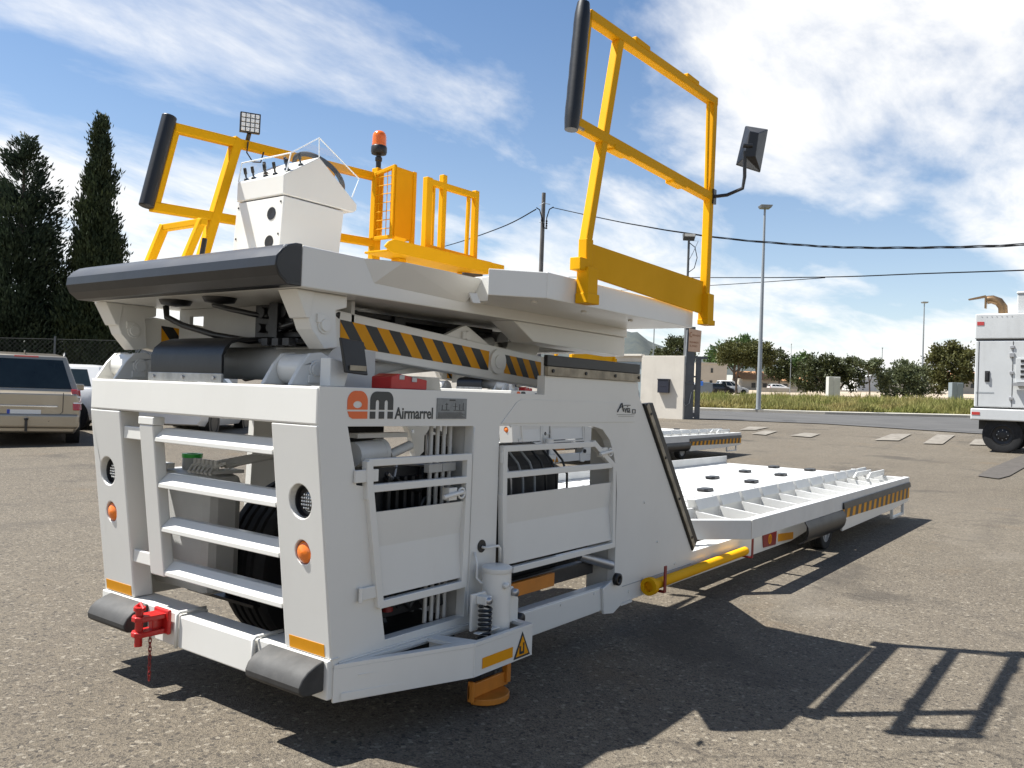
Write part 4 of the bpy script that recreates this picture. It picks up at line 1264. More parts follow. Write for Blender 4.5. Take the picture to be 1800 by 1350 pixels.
# near-side bay with ribs and flared guide plates
rib0 = None
gp0 = None
for i in range(11):
    x = 4.15 + 0.50 * i
    m1 = MB().hexa([(0, 0, 0), (0.022, 0, 0), (0.022, 0.485, 0), (0, 0.485, 0)], [(0, 0, 0.10), (0.022, 0, 0.10), (0.022, 0.485, 0.150), (0, 0.485, 0.150)])
    if rib0 is None:
        rib0 = o = m1.build("deck_rib", D, LD, 0.002)
    else:
        o = rib0.copy()
        COL.objects.link(o)
        o.parent = LD
    o.location = (x, -0.127, 0.361)
    m2 = MB().hexa([(0.03, 0.0, 0), (0.47, 0.0, 0), (0.47, 0.015, 0), (0.03, 0.015, 0)], [(0.0, 0.025, 0.085), (0.44, 0.025, 0.085), (0.44, 0.04, 0.085), (0.0, 0.04, 0.085)])
    m2.hexa([(0.03, 0.0, 0), (0.042, 0.0, 0), (0.042, 0.09, 0), (0.03, 0.09, 0)], [(0.0, 0.024, 0.083), (0.012, 0.024, 0.083), (0.012, 0.10, 0.083), (0.0, 0.10, 0.083)])
    if gp0 is None:
        gp0 = o = m2.build("guide_plate", D, LD, 0.002)
    else:
        o = gp0.copy()
        COL.objects.link(o)
        o.parent = LD
    o.location = (x - 0.02, 0.335, 0.520)
hg = MB()
hg.prism([(4.6, 0.53), (6.45, 0.53), (9.5, 0.53), (9.5, 0.62), (7.4, 0.625), (6.6, 0.60), (6.2, 0.615), (4.6, 0.61)], xz(2.255), (0, 0.02, 0))
P("end_guide", hg, D, 0.003)
P("end_guide", MB().prism([(8.6, 0.53), (9.44, 0.53), (9.44, 0.60), (8.75, 0.60)], xz(0.10), (0, 0.02, 0)).prism([(8.6, 0.53), (9.44, 0.53), (9.44, 0.585), (8.75, 0.59)], xz(0.26), (0, 0.02, 0)), D, 0.003)
P("deck_edge_rubber", MB().hexa([(6.36, -0.225, 0.392), (9.44, -0.225, 0.404), (9.44, -0.202, 0.404), (6.36, -0.202, 0.392)], [(6.36, -0.215, 0.455), (9.44, -0.215, 0.468), (9.44, -0.202, 0.468), (6.36, -0.202, 0.455)]), M['rubber'], 0.004)
hz = MB()
hazard(hz, (6.385, -0.2015, 0.300), (9.435, -0.2015, 0.268), (9.435, -0.2015, 0.398), (6.385, -0.2015, 0.386), 14, 0.012, (0, -0.004, 0), 0.5, 0.0)
P("hazard_stripe", hz, [M['hazard_y'], M['hazard_k']])
P("rear_skirt", MB().prism([(6.39, 0.175), (8.55, 0.195), (9.43, 0.225), (9.43, 0.384), (6.39, 0.384)], xz(-0.1995), (0, 0.02, 0)), WH, 0.004)
P("rear_leg", MB().bar((8.55, -0.19, 0.20), (8.55, -0.19, 0.10), 0.03, 0.03, up=(0, 1, 0)).bar((8.54, -0.19, 0.095), (9.15, -0.19, 0.095), 0.03, 0.025).bar((9.14, -0.19, 0.09), (9.14, -0.19, 0.23), 0.03, 0.03, up=(0, 1, 0)), WH, 0.003)
fl_ = MB()
cv = [(-0.205, 0.384), (-0.232, 0.34), (-0.238, 0.29), (-0.225, 0.24), (-0.195, 0.20), (-0.16, 0.185)]
cv2 = [(y + 0.012, z + 0.004) for y, z in cv][::-1]
fl_.prism(cv + cv2, yz(5.18), (1.19, 0, 0))
P("wheel_flap", fl_, M['rubber'], smooth=30)
P("inner_sill", MB().box(3.45, 6.0, 0.052, 0.16, 0.20, 0.34).box(3.45, 9.3, 1.9, 2.05, 0.20, 0.384).box(6.6, 9.3, 0.05, 0.15, 0.20, 0.384), M['white_in'])
for yy, ax in ((-0.03, (0, -1, 0)), (2.05, (0, 1, 0))):
    wheel(LD, (6.25, yy, 0.205), 0.205, 0.13, ax=ax, rimr=0.66, spokes=5)
rp = P("extinguisher_plate", MB().prism([(4.69, 0.318), (5.04, 0.300), (5.02, 0.185), (4.72, 0.195)], xz(-0.008), (0, 0.006, 0)), M['darkred'], 0.002)
P("plate_symbol", MB().lathe([(0.030, 0.0), (0.042, 0.0), (0.042, -0.002), (0.030, -0.002)], (4.865, -0.0085, 0.25), (0, 1, 0), 20, close=True).box(4.855, 4.875, -0.0105, -0.0085, 0.225, 0.275), M['tape'], parent=rp)
P("reflective_tape", MB().prism([(5.09, 0.268), (5.50, 0.240), (5.50, 0.178), (5.09, 0.200)], xz(-0.003), (0, 0.002, 0)), M['tape'])
ty = MB()
ty.cyl((2.57, -0.055, 0.232), (4.17, -0.055, 0.246), 0.033, 18)
ty.ring((2.535, -0.055, 0.232), (2.575, -0.055, 0.232), 0.032, 0.056, 20)
P("tow_bar_tube", ty, Y, smooth=30)
rh = MB()
for x, z in ((2.66, 0.234), (4.19, 0.247)):
    rh.box(x, x + 0.03, -0.105, -0.096, z - 0.055, z + 0.115)
    rh.box(x, x + 0.03, -0.096, -0.004, z - 0.055, z - 0.043)
P("tube_hook", rh, M['darkred'], 0.002)

# ---- weld beads and fasteners
wb_ = MB()
for a_, b_ in (((0.03, -0.004, 0.337), (0.94, -0.004, 0.337)), ((fx(0.36), 0.0015, 0.356), (0.03, -0.002, 0.356)), ((0.815, -0.0015, 0.37), (0.815, -0.0015, 1.24)), ((2.243, -0.0015, 0.17), (2.243, -0.0015, 0.34)), ((3.905, -0.201, 0.387), (3.905, -0.201, 0.528)), ((0.60, -0.2225, 0.19), (0.60, -0.2225, 0.333))):
    wb_.tube([Vector(a_).lerp(Vector(b_), t / 24) + Vector((0, 0.0008 * (t % 2), 0)) for t in range(25)], 0.0035, 6)
wb_o = P("weld_bead", wb_, WH, smooth=True)
split_islands(wb_o)
bt0 = None
for x_, y_, z_, ax_ in [(0.02, -0.001, 0.30, 1), (0.40, -0.001, 1.228, 1), (1.10, -0.001, 1.245, 1), (1.20, -0.0105, 0.28, 1), (1.60, -0.0105, 0.28, 1), (1.95, -0.0105, 0.28, 1), (2.38, -0.001, 0.22, 1), (2.55, -0.001, 0.75, 1), (2.75, -0.001, 0.48, 1), (3.02, -0.001, 0.30, 1)]:
    m_ = MB().cyl((0, -0.005, 0), (0, 0.001, 0), 0.0085, 6)
    if bt0 is None:
        bt0 = o = m_.build("bolt_head", WH, LD)
    else:
        o = bt0.copy()
        COL.objects.link(o)
        o.parent = LD
    o.location = (x_, y_, z_)
# ================================================================== GROUND AND BACKGROUND
FW = Vector((0.8055, 0.5925, 0))  # most positions below come from image pixels, projected through the camera beforehand
RT = Vector((0.5925, -0.8055, 0))
RZR = math.atan2(-0.8055, 0.5925)      # local x axis pointing to the viewer's right


def ss(a, b, x):
    t = np.clip((x - a) / (b - a), 0, 1)
    return t * t * (3 - 2 * t)


def G(x, y):
    """yard is level by the loaders and rises gently beyond and to the left"""
    u = (x - CAM.x) * 0.8055 + (y - CAM.y) * 0.5925
    v = (x - CAM.x) * 0.5925 - (y - CAM.y) * 0.8055
    c = 0.45 * ss(-8, 2, v)
    f = 0.0206 * u + 0.0193 * v - c
    return 0.5 * (f + np.sqrt(f * f + 0.0009)) - 0.015 * np.exp(-(f * f) / 0.002)


def g(x, y):
    return float(G(np.float64(x), np.float64(y)))


def uv(u, v):
    return CAM.x + u * 0.8055 + v * 0.5925, CAM.y + u * 0.5925 - v * 0.8055


def ground_mat():
    m = bpy.data.materials.new("worn_asphalt")
    m.use_nodes = True
    nt = m.node_tree
    L = nt.links
    b = nt.nodes["Principled BSDF"]
    b.inputs["Roughness"].default_value = 0.85
    b.inputs["Specular IOR Level"].default_value = 0.3
    tc = nt.nodes.new("ShaderNodeTexCoord")

    def noise(scale, detail=6, rough=0.6, mp=None):
        n = nt.nodes.new("ShaderNodeTexNoise")
        n.inputs["Scale"].default_value = scale
        n.inputs["Detail"].default_value = detail
        n.inputs["Roughness"].default_value = rough
        L.new(mp or tc.outputs["Object"], n.inputs["Vector"])
        return n.outputs[0]

    def rng(x, a, b_, c=0.0, d=1.0):
        n = nt.nodes.new("ShaderNodeMapRange")
        n.inputs["From Min"].default_value = a
        n.inputs["From Max"].default_value = b_
        n.inputs["To Min"].default_value = c
        n.inputs["To Max"].default_value = d
        L.new(x, n.inputs["Value"])
        return n.outputs[0]

    def mix(f, a, c, mode='MIX'):
        n = nt.nodes.new("ShaderNodeMix")
        n.data_type = 'RGBA'
        n.blend_type = mode
        if isinstance(f, float):
            n.inputs[0].default_value = f
        else:
            L.new(f, n.inputs[0])
        for k, s in ((6, a), (7, c)):
            if isinstance(s, tuple):
                n.inputs[k].default_value = (*s, 1)
            else:
                L.new(s, n.inputs[k])
        return n.outputs[2]

    big = noise(0.16, 6, 0.62)
    mid = noise(1.1, 8, 0.68)
    mid2 = noise(4.5, 6, 0.7)
    mp = nt.nodes.new("ShaderNodeMapping")
    mp.inputs["Rotation"].default_value = (0, 0, 0.5)
    mp.inputs["Scale"].default_value = (0.25, 1.6, 1)
    L.new(tc.outputs["Object"], mp.inputs[0])
    streak = noise(1.0, 6, 0.6, mp.outputs[0])
    fine = noise(30, 5, 0.8)
    vor = nt.nodes.new("ShaderNodeTexVoronoi")
    vor.inputs["Scale"].default_value = 150
    L.new(tc.outputs["Object"], vor.inputs["Vector"])
    vor2 = nt.nodes.new("ShaderNodeTexVoronoi")
    vor2.inputs["Scale"].default_value = 62
    L.new(tc.outputs["Object"], vor2.inputs["Vector"])
    sepc = nt.nodes.new("ShaderNodeSeparateColor")
    L.new(vor.outputs["Color"], sepc.inputs[0])
    sep2 = nt.nodes.new("ShaderNodeSeparateColor")
    L.new(vor2.outputs["Color"], sep2.inputs[0])
    # bleached binder, browner and greyer areas
    col = mix(rng(mid, 0.30, 0.70), (0.136, 0.111, 0.078), (0.094, 0.076, 0.053))
    col = mix(rng(big, 0.36, 0.62), col, (0.150, 0.125, 0.091))
    col = mix(rng(mid2, 0.45, 0.70, 0.0, 0.45), col, (0.075, 0.062, 0.047))
    # mineral grains: pale chips, dark chips, a few large light stones
    col = mix(rng(sepc.outputs[0], 0.55, 1.0, 0.0, 0.62), col, (0.215, 0.180, 0.134))
    col = mix(rng(sepc.outputs[1], 0.55, 1.0, 0.0, 0.85), col, (0.034, 0.029, 0.024))
    col = mix(rng(sep2.outputs[0], 0.92, 0.97, 0.0, 0.7), col, (0.27, 0.235, 0.182))
    col = mix(rng(sep2.outputs[1], 0.90, 0.97, 0.0, 0.8), col, (0.030, 0.026, 0.022))
    col = mix(rng(fine, 0.42, 0.66, 0.0, 0.42), col, (0.060, 0.050, 0.039))
    # old oil stains, rusty seepage, tyre wear
    st = noise(0.62, 5, 0.55)
    col = mix(rng(st, 0.585, 0.68, 0.0, 0.62), col, (0.046, 0.039, 0.031))
    rust = noise(0.9, 5, 0.6)
    col = mix(rng(rust, 0.60, 0.78, 0.0, 0.40), col, (0.150, 0.098, 0.050))
    col = mix(rng(streak, 0.57, 0.74, 0.0, 0.48), col, (0.062, 0.053, 0.043))
    pale = noise(0.38, 6, 0.65)
    col = mix(rng(pale, 0.60, 0.74, 0.0, 0.40), col, (0.195, 0.170, 0.136))
    # hairline cracks
    mpc = nt.nodes.new("ShaderNodeMapping")
    L.new(tc.outputs["Object"], mpc.inputs[0])
    wob = nt.nodes.new("ShaderNodeTexNoise")
    wob.inputs["Scale"].default_value = 1.6
    wob.inputs["Detail"].default_value = 6
    L.new(tc.outputs["Object"], wob.inputs["Vector"])
    mxv = nt.nodes.new("ShaderNodeMix")
    mxv.data_type = 'RGBA'
    mxv.inputs[0].default_value = 0.35
    L.new(tc.outputs["Object"], mxv.inputs[6])
    L.new(wob.outputs["Color"], mxv.inputs[7])
    vc = nt.nodes.new("ShaderNodeTexVoronoi")
    vc.feature = 'DISTANCE_TO_EDGE'
    vc.inputs["Scale"].default_value = 0.55
    L.new(mxv.outputs[2], vc.inputs["Vector"])
    crk = rng(vc.outputs["Distance"], 0.0, 0.006, 1.0, 0.0)
    crm = nt.nodes.new("ShaderNodeMath")
    crm.operation = 'MULTIPLY'
    L.new(crk, crm.inputs[0])
    L.new(rng(big, 0.45, 0.6, 0.0, 0.55), crm.inputs[1])
    col = mix(crm.outputs[0], col, (0.035, 0.029, 0.023))
    L.new(col, b.inputs["Base Color"])
    bp = nt.nodes.new("ShaderNodeBump")
    bp.inputs["Strength"].default_value = 0.7
    bp.inputs["Distance"].default_value = 0.006
    hgt = nt.nodes.new("ShaderNodeMath")
    hgt.operation = 'ADD'
    L.new(vor.outputs["Distance"], hgt.inputs[0])
    L.new(fine, hgt.inputs[1])
    L.new(hgt.outputs[0], bp.inputs["Height"])
    L.new(bp.outputs[0], b.inputs["Normal"])
    return m


us = sorted(set([-40, -25, -15, -8, -4] + list(np.arange(-2, 30, 0.8)) + list(np.arange(30, 60, 2)) + list(np.arange(60, 200, 8)) + [210, 240, 290, 360, 460, 600, 800, 1100, 1500, 2000, 2600]))
vs_ = sorted(set([-1500, -900, -500, -300, -180, -110, -70, -45, -30] + list(np.arange(-22, 23, 1.1)) + [30, 45, 70, 110, 180, 300, 500, 900, 1500]))
U_, V_ = np.meshgrid(us, vs_, indexing='ij')
Xg, Yg = CAM.x + U_ * 0.8055 + V_ * 0.5925, CAM.y + U_ * 0.5925 - V_ * 0.8055
Zg = G(Xg, Yg)
mb = MB()
nu, nv = len(us), len(vs_)
mb.v = list(zip(Xg.ravel(), Yg.ravel(), Zg.ravel()))
mb.f = [[i * nv + j, i * nv + j + 1, (i + 1) * nv + j + 1, (i + 1) * nv + j] for i in range(nu - 1) for j in range(nv - 1)]
mb.m = [0] * len(mb.f)
gr_o = mb.build("ground", ground_mat(), smooth=True, weld=False)
gr_o["kind"] = "structure"


def strip(name, pts_near, pts_far, dz, material, n=24, kind="structure", thick=None):
    """sheet between two ground lines, following the terrain"""
    m_ = MB()
    rows = []
    for i in range(n + 1):
        t = i / n

        def along(pts):
            s = t * (len(pts) - 1)
            k = min(int(s), len(pts) - 2)
            return Vector((*pts[k], 0)).lerp(Vector((*pts[k + 1], 0)), s - k)
        a_, b_ = along(pts_near), along(pts_far)
        rows.append([a_.lerp(b_, q / 4) for q in range(5)])
    vs = [(p.x, p.y, g(p.x, p.y) + dz) for r_ in rows for p in r_]
    fs = [(i * 5 + q, i * 5 + q + 1, (i + 1) * 5 + q + 1, (i + 1) * 5 + q) for i in range(n) for q in range(4)]
    m_.add(vs, fs)
    if thick:
        edge = [r_[0] for r_ in rows]
        vs = [(p.x, p.y, g(p.x, p.y) + dz) for p in edge] + [(p.x, p.y, g(p.x, p.y) - 0.05) for p in edge]
        k = len(edge)
        m_.add(vs, [(i, i + 1, k + i + 1, k + i) for i in range(k - 1)])
    o_ = m_.build(name, material)
    o_["kind"] = kind
    return o_


M['road'] = mat("road_asphalt", (0.075, 0.071, 0.066), 0.85, var=0.25, vscale=0.6, bump=0.2, bscale=30)
M['kerb'] = mat("pale_concrete", (0.42, 0.39, 0.33), 0.8, var=0.25, vscale=1.5, dirt=0.3, dirtcol=(0.20, 0.17, 0.13))
M['dirt'] = mat("dry_earth", (0.40, 0.32, 0.23), 0.9, var=0.25, vscale=0.15)
M['field'] = mat("dry_grass_ground", (0.20, 0.165, 0.07), 0.95, var=0.35, vscale=0.3, color2=(0.14, 0.13, 0.045))
near0, near1 = [(36.8, 26.0), (35.04, 14.05), (35.76, 8.35), (33.72, 2.51), (31.0, -9.0)], [(49.8, 30.0), (45.58, 18.54), (47.04, 11.58), (50.21, 4.81), (54.0, -4.0)]
strip("road", near0, [(p[0] - 0.2, p[1]) for p in near1], 0.03, M['road'])
strip("pavement", near1, [(p[0] + 1.3, p[1] + 0.6) for p in near1], 0.16, M['kerb'], thick=True)
strip("verge_ground", [(p[0] + 1.3, p[1] + 0.6) for p in near1], [(102, 60), (98, 37), (101, 22), (108, 8), (112, -8)], 0.05, M['field'])
strip("dirt_lot", [(102, 60), (98, 37), (101, 22), (108, 8), (112, -8)], [(150, 95), (165, 62), (170, 40), (178, 18), (185, -10)], 0.06, M['dirt'])

# worn white crossing bars on the yard
M['oldpaint'] = mat("worn_road_paint", (0.22, 0.197, 0.163), 0.85, var=0.35, vscale=4, color2=(0.125, 0.107, 0.084))
cw = MB()


def ground_quad(m_, pts, dz=0.025):
    m_.poly([(x, y, g(x, y) + dz) for x, y in pts])


for bar_pts in ([(28.03, 9.24), (28.53, 8.81), (30.91, 9.11), (30.58, 9.82)], [(26.15, 8.08), (25.95, 7.51), (28.58, 7.98), (28.48, 8.45)], [(26.34, 6.81), (26.04, 6.03), (28.17, 6.34), (28.35, 6.95)],
                [(26.39, 4.13), (26.8, 3.49), (31.07, 3.93), (30.41, 4.48)], [(26.04, 2.65), (26.29, 2.14), (31.72, 2.62), (31.55, 3.18)], [(26.71, 1.49), (26.91, 1.06), (30.0, 1.32), (29.88, 1.74)]):
    ground_quad(cw, bar_pts, 0.03)
cwo = cw.build("crossing_bars", M['oldpaint'])
cwo["kind"] = "structure"
# dark repair patch on the right
pt_ = MB()
ground_quad(pt_, [(17.01, 0.0), (16.74, -0.4), (17.51, -0.51), (20.4, -0.58), (23.3, -0.63), (26.77, -0.44), (23.98, -0.19), (18.93, 0.01)], 0.02)
pto = pt_.build("asphalt_patch", mat("patched_asphalt", (0.075, 0.064, 0.053), 0.85, var=0.3, vscale=8))
pto["kind"] = "structure"

# ---- second loader behind the first
L2 = copy_tree(LD)
L2.location = (8.9, 5.65, 0.06)
L2.rotation_euler = (0, -0.006, 0)
L2["label"] = "second white cargo loader standing farther back behind the nearest one"


# ---- cars
def car_mats(name, color, rough=0.3, metal=0.0):
    return mat(name, color, rough, metal=metal, coat=0.8, var=0.03, vscale=4)


M['cglass'] = mat("dark_car_glass", (0.016, 0.024, 0.025), 0.08, spec=0.45, var=0.5, vscale=2.2)
M['taillight'] = mat("red_tail_lamp", (0.42, 0.012, 0.012), 0.12, coat=0.8)
M['plate_w'] = mat("number_plate_white", (0.70, 0.70, 0.68), 0.4)
M['eu_blue'] = mat("plate_blue", (0.02, 0.05, 0.35), 0.4)
M['chromebar'] = mat("chrome_trim", (0.7, 0.7, 0.7), 0.12, metal=1.0)


def car(name, label, L_, W_, H_, paint, loc, rz, belt=0.95, group=None, van=False, scale=1.0, detail=True, tumble=0.76):
    """x forward from rear bumper (x=0) to nose (x=L); origin on the ground under the rear bumper centre"""
    t = thing(name, label, "van" if van else "car", loc, rz, group)
    t.scale = (scale,) * 3
    hw = W_ / 2

    def ringpts(x, w, z0, z1, tuck=0.90):
        return [(x, -w * tuck, z0), (x, -w * 0.985, z0 + (z1 - z0) * 0.18), (x, -w, z0 + (z1 - z0) * 0.5), (x, -w * 0.985, z1 - 0.10), (x, -w * 0.945, z1),
                (x, w * 0.945, z1), (x, w * 0.985, z1 - 0.10), (x, w, z0 + (z1 - z0) * 0.5), (x, w * 0.985, z0 + (z1 - z0) * 0.18), (x, w * tuck, z0)]
    hoodz = belt - 0.02
    st_ = [(0.06, hw * 0.80, 0.34, belt - 0.12), (0.0, hw * 0.93, 0.30, belt - 0.30), (0.02, hw * 0.95, 0.28, belt - 0.05), (0.10, hw * 0.985, 0.25, belt), (0.5, hw, 0.22, belt + 0.01), (L_ * 0.5, hw, 0.21, belt - 0.01),
           (L_ * 0.74, hw, 0.21, hoodz - 0.02), (L_ * 0.90, hw * 0.97, 0.22, hoodz - 0.16), (L_ * 0.97, hw * 0.88, 0.25, hoodz - 0.30), (L_, hw * 0.74, 0.34, hoodz - 0.42)]
    st_ = st_[2:]
    rings = [ringpts(*s_) for s_ in st_]
    m_ = MB()
    n = 10
    m_.add([p for r_ in rings for p in r_], [(i * n + j, i * n + (j + 1) % n, (i + 1) * n + (j + 1) % n, (i + 1) * n + j) for i in range(len(rings) - 1) for j in range(n)]
           + [list(range(n)), list(range((len(rings) - 1) * n, len(rings) * n))[::-1]])
    # greenhouse
    xb0, xb1 = 0.10, L_ * (0.74 if not van else 0.80)
    xt0, xt1 = (0.34, L_ * 0.50) if not van else (0.18, L_ * 0.60)
    wb, wt = hw * 0.95, hw * tumble
    zb, zt = belt - 0.02, H_ - 0.05
    gl = [[(xb0, -wb, zb), (xb1, -wb, zb), (xb1, wb, zb), (xb0, wb, zb)], [(xt0, -wt, zt), (xt1, -wt, zt), (xt1, wt, zt), (xt0, wt, zt)],
          [(xt0 + 0.25, -wt * 0.72, H_), (xt1 - 0.3, -wt * 0.72, H_), (xt1 - 0.3, wt * 0.72, H_), (xt0 + 0.25, wt * 0.72, H_)]]
    m_.add([p for r_ in gl for p in r_], [(0, 1, 5, 4), (1, 2, 6, 5), (2, 3, 7, 6), (3, 0, 4, 7), (4, 5, 9, 8), (5, 6, 10, 9), (6, 7, 11, 10), (7, 4, 8, 11), (8, 9, 10, 11)])
    body = m_.build("body", paint, t, bevel=0.05, smooth=45, seg=4)

    def pane(a, b_, c, d_, s0, s1, t0, t1, nm, mt, off=0.006, parent=t, par=None):
        A, B, C, D_ = map(Vector, (a, b_, c, d_))
        nn = (B - A).cross(D_ - A).normalized() * off

        def Q(s_, t_):
            return A.lerp(B, s_).lerp(D_.lerp(C, s_), t_)
        s2, s3 = (s0, s1) if par is None else (s0 + par[0], s1 + par[1])
        m2 = MB().hexa([Q(s0, t0) - nn, Q(s1, t0) - nn, Q(s3, t1) - nn, Q(s2, t1) - nn], [Q(s0, t0) + nn, Q(s1, t0) + nn, Q(s3, t1) + nn, Q(s2, t1) + nn])
        return m2.build(nm, mt, parent, bevel=0.004)
    b0, t0_ = gl[0], gl[1]
    for sgn, (a, b_, c, d_) in ((-1, (b0[0], b0[1], t0_[1], t0_[0])), (1, (b0[2], b0[3], t0_[3], t0_[2]))):
        if sgn == -1:
            cuts = [(0.10, 0.36, (0.05, 0.0)), (0.38, 0.64, (0, 0)), (0.66, 0.90, (0.0, -0.12))]
        else:
            cuts = [(0.10, 0.34, (0.12, 0.0)), (0.36, 0.62, (0, 0)), (0.64, 0.90, (0.0, -0.05))]
        if van:
            cuts = cuts[-1:] if sgn == -1 else cuts[:1]
        for s0, s1, par in cuts:
            pane(a, b_, c, d_, s0, s1, 0.14, 0.88, "side_window", M['cglass'], par=par)
    pane(b0[3], b0[0], t0_[0], t0_[3], 0.06, 0.94, 0.10, 0.90, "rear_window", M['cglass'])
    pane(b0[1], b0[2], t0_[2], t0_[1], 0.05, 0.95, 0.06, 0.92, "windscreen", M['cglass'])
    for x in (0.80, L_ - 0.85):
        for s_ in (-1, 1):
            y = s_ * (hw - 0.09)
            MB().cyl((x, s_ * (hw - 0.22), 0.33), (x, s_ * (hw + 0.004), 0.33), 0.375, 28).build("wheel_arch", M['black'], t)
            wheel(t, (x, y, 0.315), 0.315, 0.2, ax=(0, s_, 0), grooves=False, spokes=5)
    for s_ in (-1, 1):
        tl_ = MB().hexa([(0.0, s_ * hw * 0.845, belt - 0.33), (0.0, s_ * hw * 0.965, belt - 0.33), (0.15, s_ * hw * 1.012, belt - 0.33), (0.15, s_ * hw * 0.845, belt - 0.33)],
                        [(0.055, s_ * hw * 0.80, belt + 0.045), (0.055, s_ * hw * 0.90, belt + 0.045), (0.20, s_ * hw * 0.975, belt + 0.045), (0.20, s_ * hw * 0.80, belt + 0.045)]).build("tail_lamp", M['taillight'], t, bevel=0.012)
        for zz_, f_ in ((belt - 0.21, 0.36), (belt - 0.10, 0.64)):
            MB().hexa([(-0.004 + 0.055 * f_, s_ * hw * 0.85, zz_), (-0.004 + 0.055 * f_, s_ * hw * 0.95, zz_), (0.10, s_ * hw * 1.012, zz_), (0.10, s_ * hw * 0.85, zz_)],
                      [(-0.002 + 0.055 * f_, s_ * hw * 0.85, zz_ + 0.022), (-0.002 + 0.055 * f_, s_ * hw * 0.95, zz_ + 0.022), (0.10, s_ * hw * 1.012, zz_ + 0.022), (0.10, s_ * hw * 0.85, zz_ + 0.022)]).build("lamp_band", M['led'], tl_)
        MB().box(L_ - 0.32, L_ - 0.12, s_ * hw * 0.62 - 0.12, s_ * hw * 0.62 + 0.12, belt - 0.40, belt - 0.26).build("headlamp", M['chromebar'], t, bevel=0.02)
        MB().box(L_ * 0.66, L_ * 0.69, s_ * hw, s_ * (hw + 0.16), belt, belt + 0.13).build("wing_mirror", paint, t, bevel=0.02)
        for x in (L_ * 0.42, L_ * 0.60):
            MB().box(x - 0.09, x + 0.09, s_ * (hw * 0.995 - 0.01), s_ * (hw * 0.995 + 0.018), belt - 0.17, belt - 0.14).build("door_handle", paint, t, bevel=0.006)
    np_ = MB().box(0.004, 0.016, -0.26, 0.26, 0.56, 0.67).build("number_plate", M['plate_w'], t)
    MB().box(-0.001, 0.0038, 0.212, 0.258, 0.562, 0.668).build("plate_band", M['eu_blue'], np_)
    return t


CG = "cars parked beyond the verge"
mv_paint = mat("champagne_metallic_paint", (0.36, 0.31, 0.235), 0.28, metal=0.55, coat=0.9, var=0.04, vscale=5)
head = math.atan2(1.05, 0.469)
MV = car("minivan", "champagne minivan seen from behind, with tow ball and red tail lamps, by the fence", 4.45, 1.80, 1.68, mv_paint, (4.80, 13.62, 0.12), head, belt=1.00, scale=1.03, tumble=0.70)
# rear details of the minivan
MB().box(-0.035, 0.10, -0.86, 0.86, 0.34, 0.60).build("rear_bumper", mv_paint, MV, bevel=0.05, seg=4)
MB().box(-0.012, 0.022, -0.52, 0.52, 0.715, 0.745).build("tailgate_bar", M['chromebar'], MV, bevel=0.006)
MB().tube([(0.02, -0.60, 0.98), (0.012, -0.60, 0.64), (0.008, -0.52, 0.56), (0.008, 0.52, 0.56), (0.012, 0.60, 0.64), (0.02, 0.60, 0.98)], 0.006, 6).build("tailgate_gap", M['black'], MV)
MB().cyl((-0.13, -0.04, 0.30), (-0.13, -0.04, 0.50), 0.022, 10).cyl((-0.13, -0.04, 0.32), (0.05, -0.04, 0.32), 0.018, 8).lathe([(0.0, -0.035), (0.03, -0.02), (0.036, 0.0), (0.03, 0.02), (0.0, 0.03)], (-0.13, -0.04, 0.51), (0, 0, 1), 12).build("tow_ball", M['black'], MV, smooth=True)
MB().box(0.325, 0.36, -0.19, 0.19, 1.595, 1.625).build("brake_lamp", M['taillight'], MV, bevel=0.005)
for s_ in (-1, 1):
    MB().tube([(0.55, s_ * 0.60, 1.64), (0.6, s_ * 0.61, 1.70), (1.2, s_ * 0.62, 1.715), (2.0, s_ * 0.62, 1.705), (2.1, s_ * 0.61, 1.65)], 0.016, 8).build("roof_rail", M['black'], MV, smooth=True)
MB().tube([(0.5, 0.03, 1.66), (0.42, 0.03, 1.72)], 0.012, 8).build("aerial", M['black'], MV)
whitep = car_mats("white_car_paint", (0.75, 0.74, 0.72))
car("parked_car", "white hatchback parked beside the champagne minivan, partly behind the loader", 4.15, 1.74, 1.52, whitep, (8.61, 17.07, 0.22), RZR + math.pi - 0.04, belt=0.96)
car("parked_car", "white car seen from behind through the gap above the loader's ladder", 4.2, 1.76, 1.48, whitep, (8.02, 14.5, 0.21), math.radians(38), belt=0.93)

# distant cars and bin across the verge
car("parked_van", "small white van parked across the grass verge behind a pine trunk", 4.4, 1.85, 1.85, whitep, (106.6, 43.1, 2.5), RZR + 0.10, belt=1.05, group=CG, van=False)
car("parked_car", "black hatchback parked in front of the white van across the verge", 4.0, 1.74, 1.45, car_mats("black_car_paint", (0.012, 0.012, 0.016)), (104.0, 43.2, 2.43), RZR + 0.35, group=CG)
car("parked_car", "silver car half hidden behind the grey bin across the verge", 4.0, 1.74, 1.48, car_mats("silver_car_paint", (0.5, 0.51, 0.52)), (107.0, 47.0, 2.48), RZR + 0.2, group=CG)
car("parked_car", "low white car parked alone far out on the bare lot", 4.3, 1.78, 1.42, whitep, (145.2, 49.5, g(145.2, 49.5)), RZR, group=CG)
bn = thing("recycling_bin", "grey recycling bin with a bright blue lid beside the parked cars", "bin", (103.18, 43.28, g(103.18, 43.28)), RZR)
MB().prism([(-0.95, 0.0), (0.95, 0.0), (0.95, 1.1), (0.78, 1.45), (0.45, 1.6), (-0.45, 1.6), (-0.95, 1.5)], xz(-0.7), (0, 1.4, 0)).build("bin_body", mat("grey_bin", (0.16, 0.19, 0.22), 0.5, var=0.1), bn, bevel=0.06)
MB().prism([(-1.0, 1.1), (-0.35, 1.1), (-0.35, 1.68), (-1.0, 1.6)], xz(-0.74), (0, 1.48, 0)).build("bin_lid", mat("blue_lid", (0.03, 0.16, 0.62), 0.4), bn, bevel=0.04)

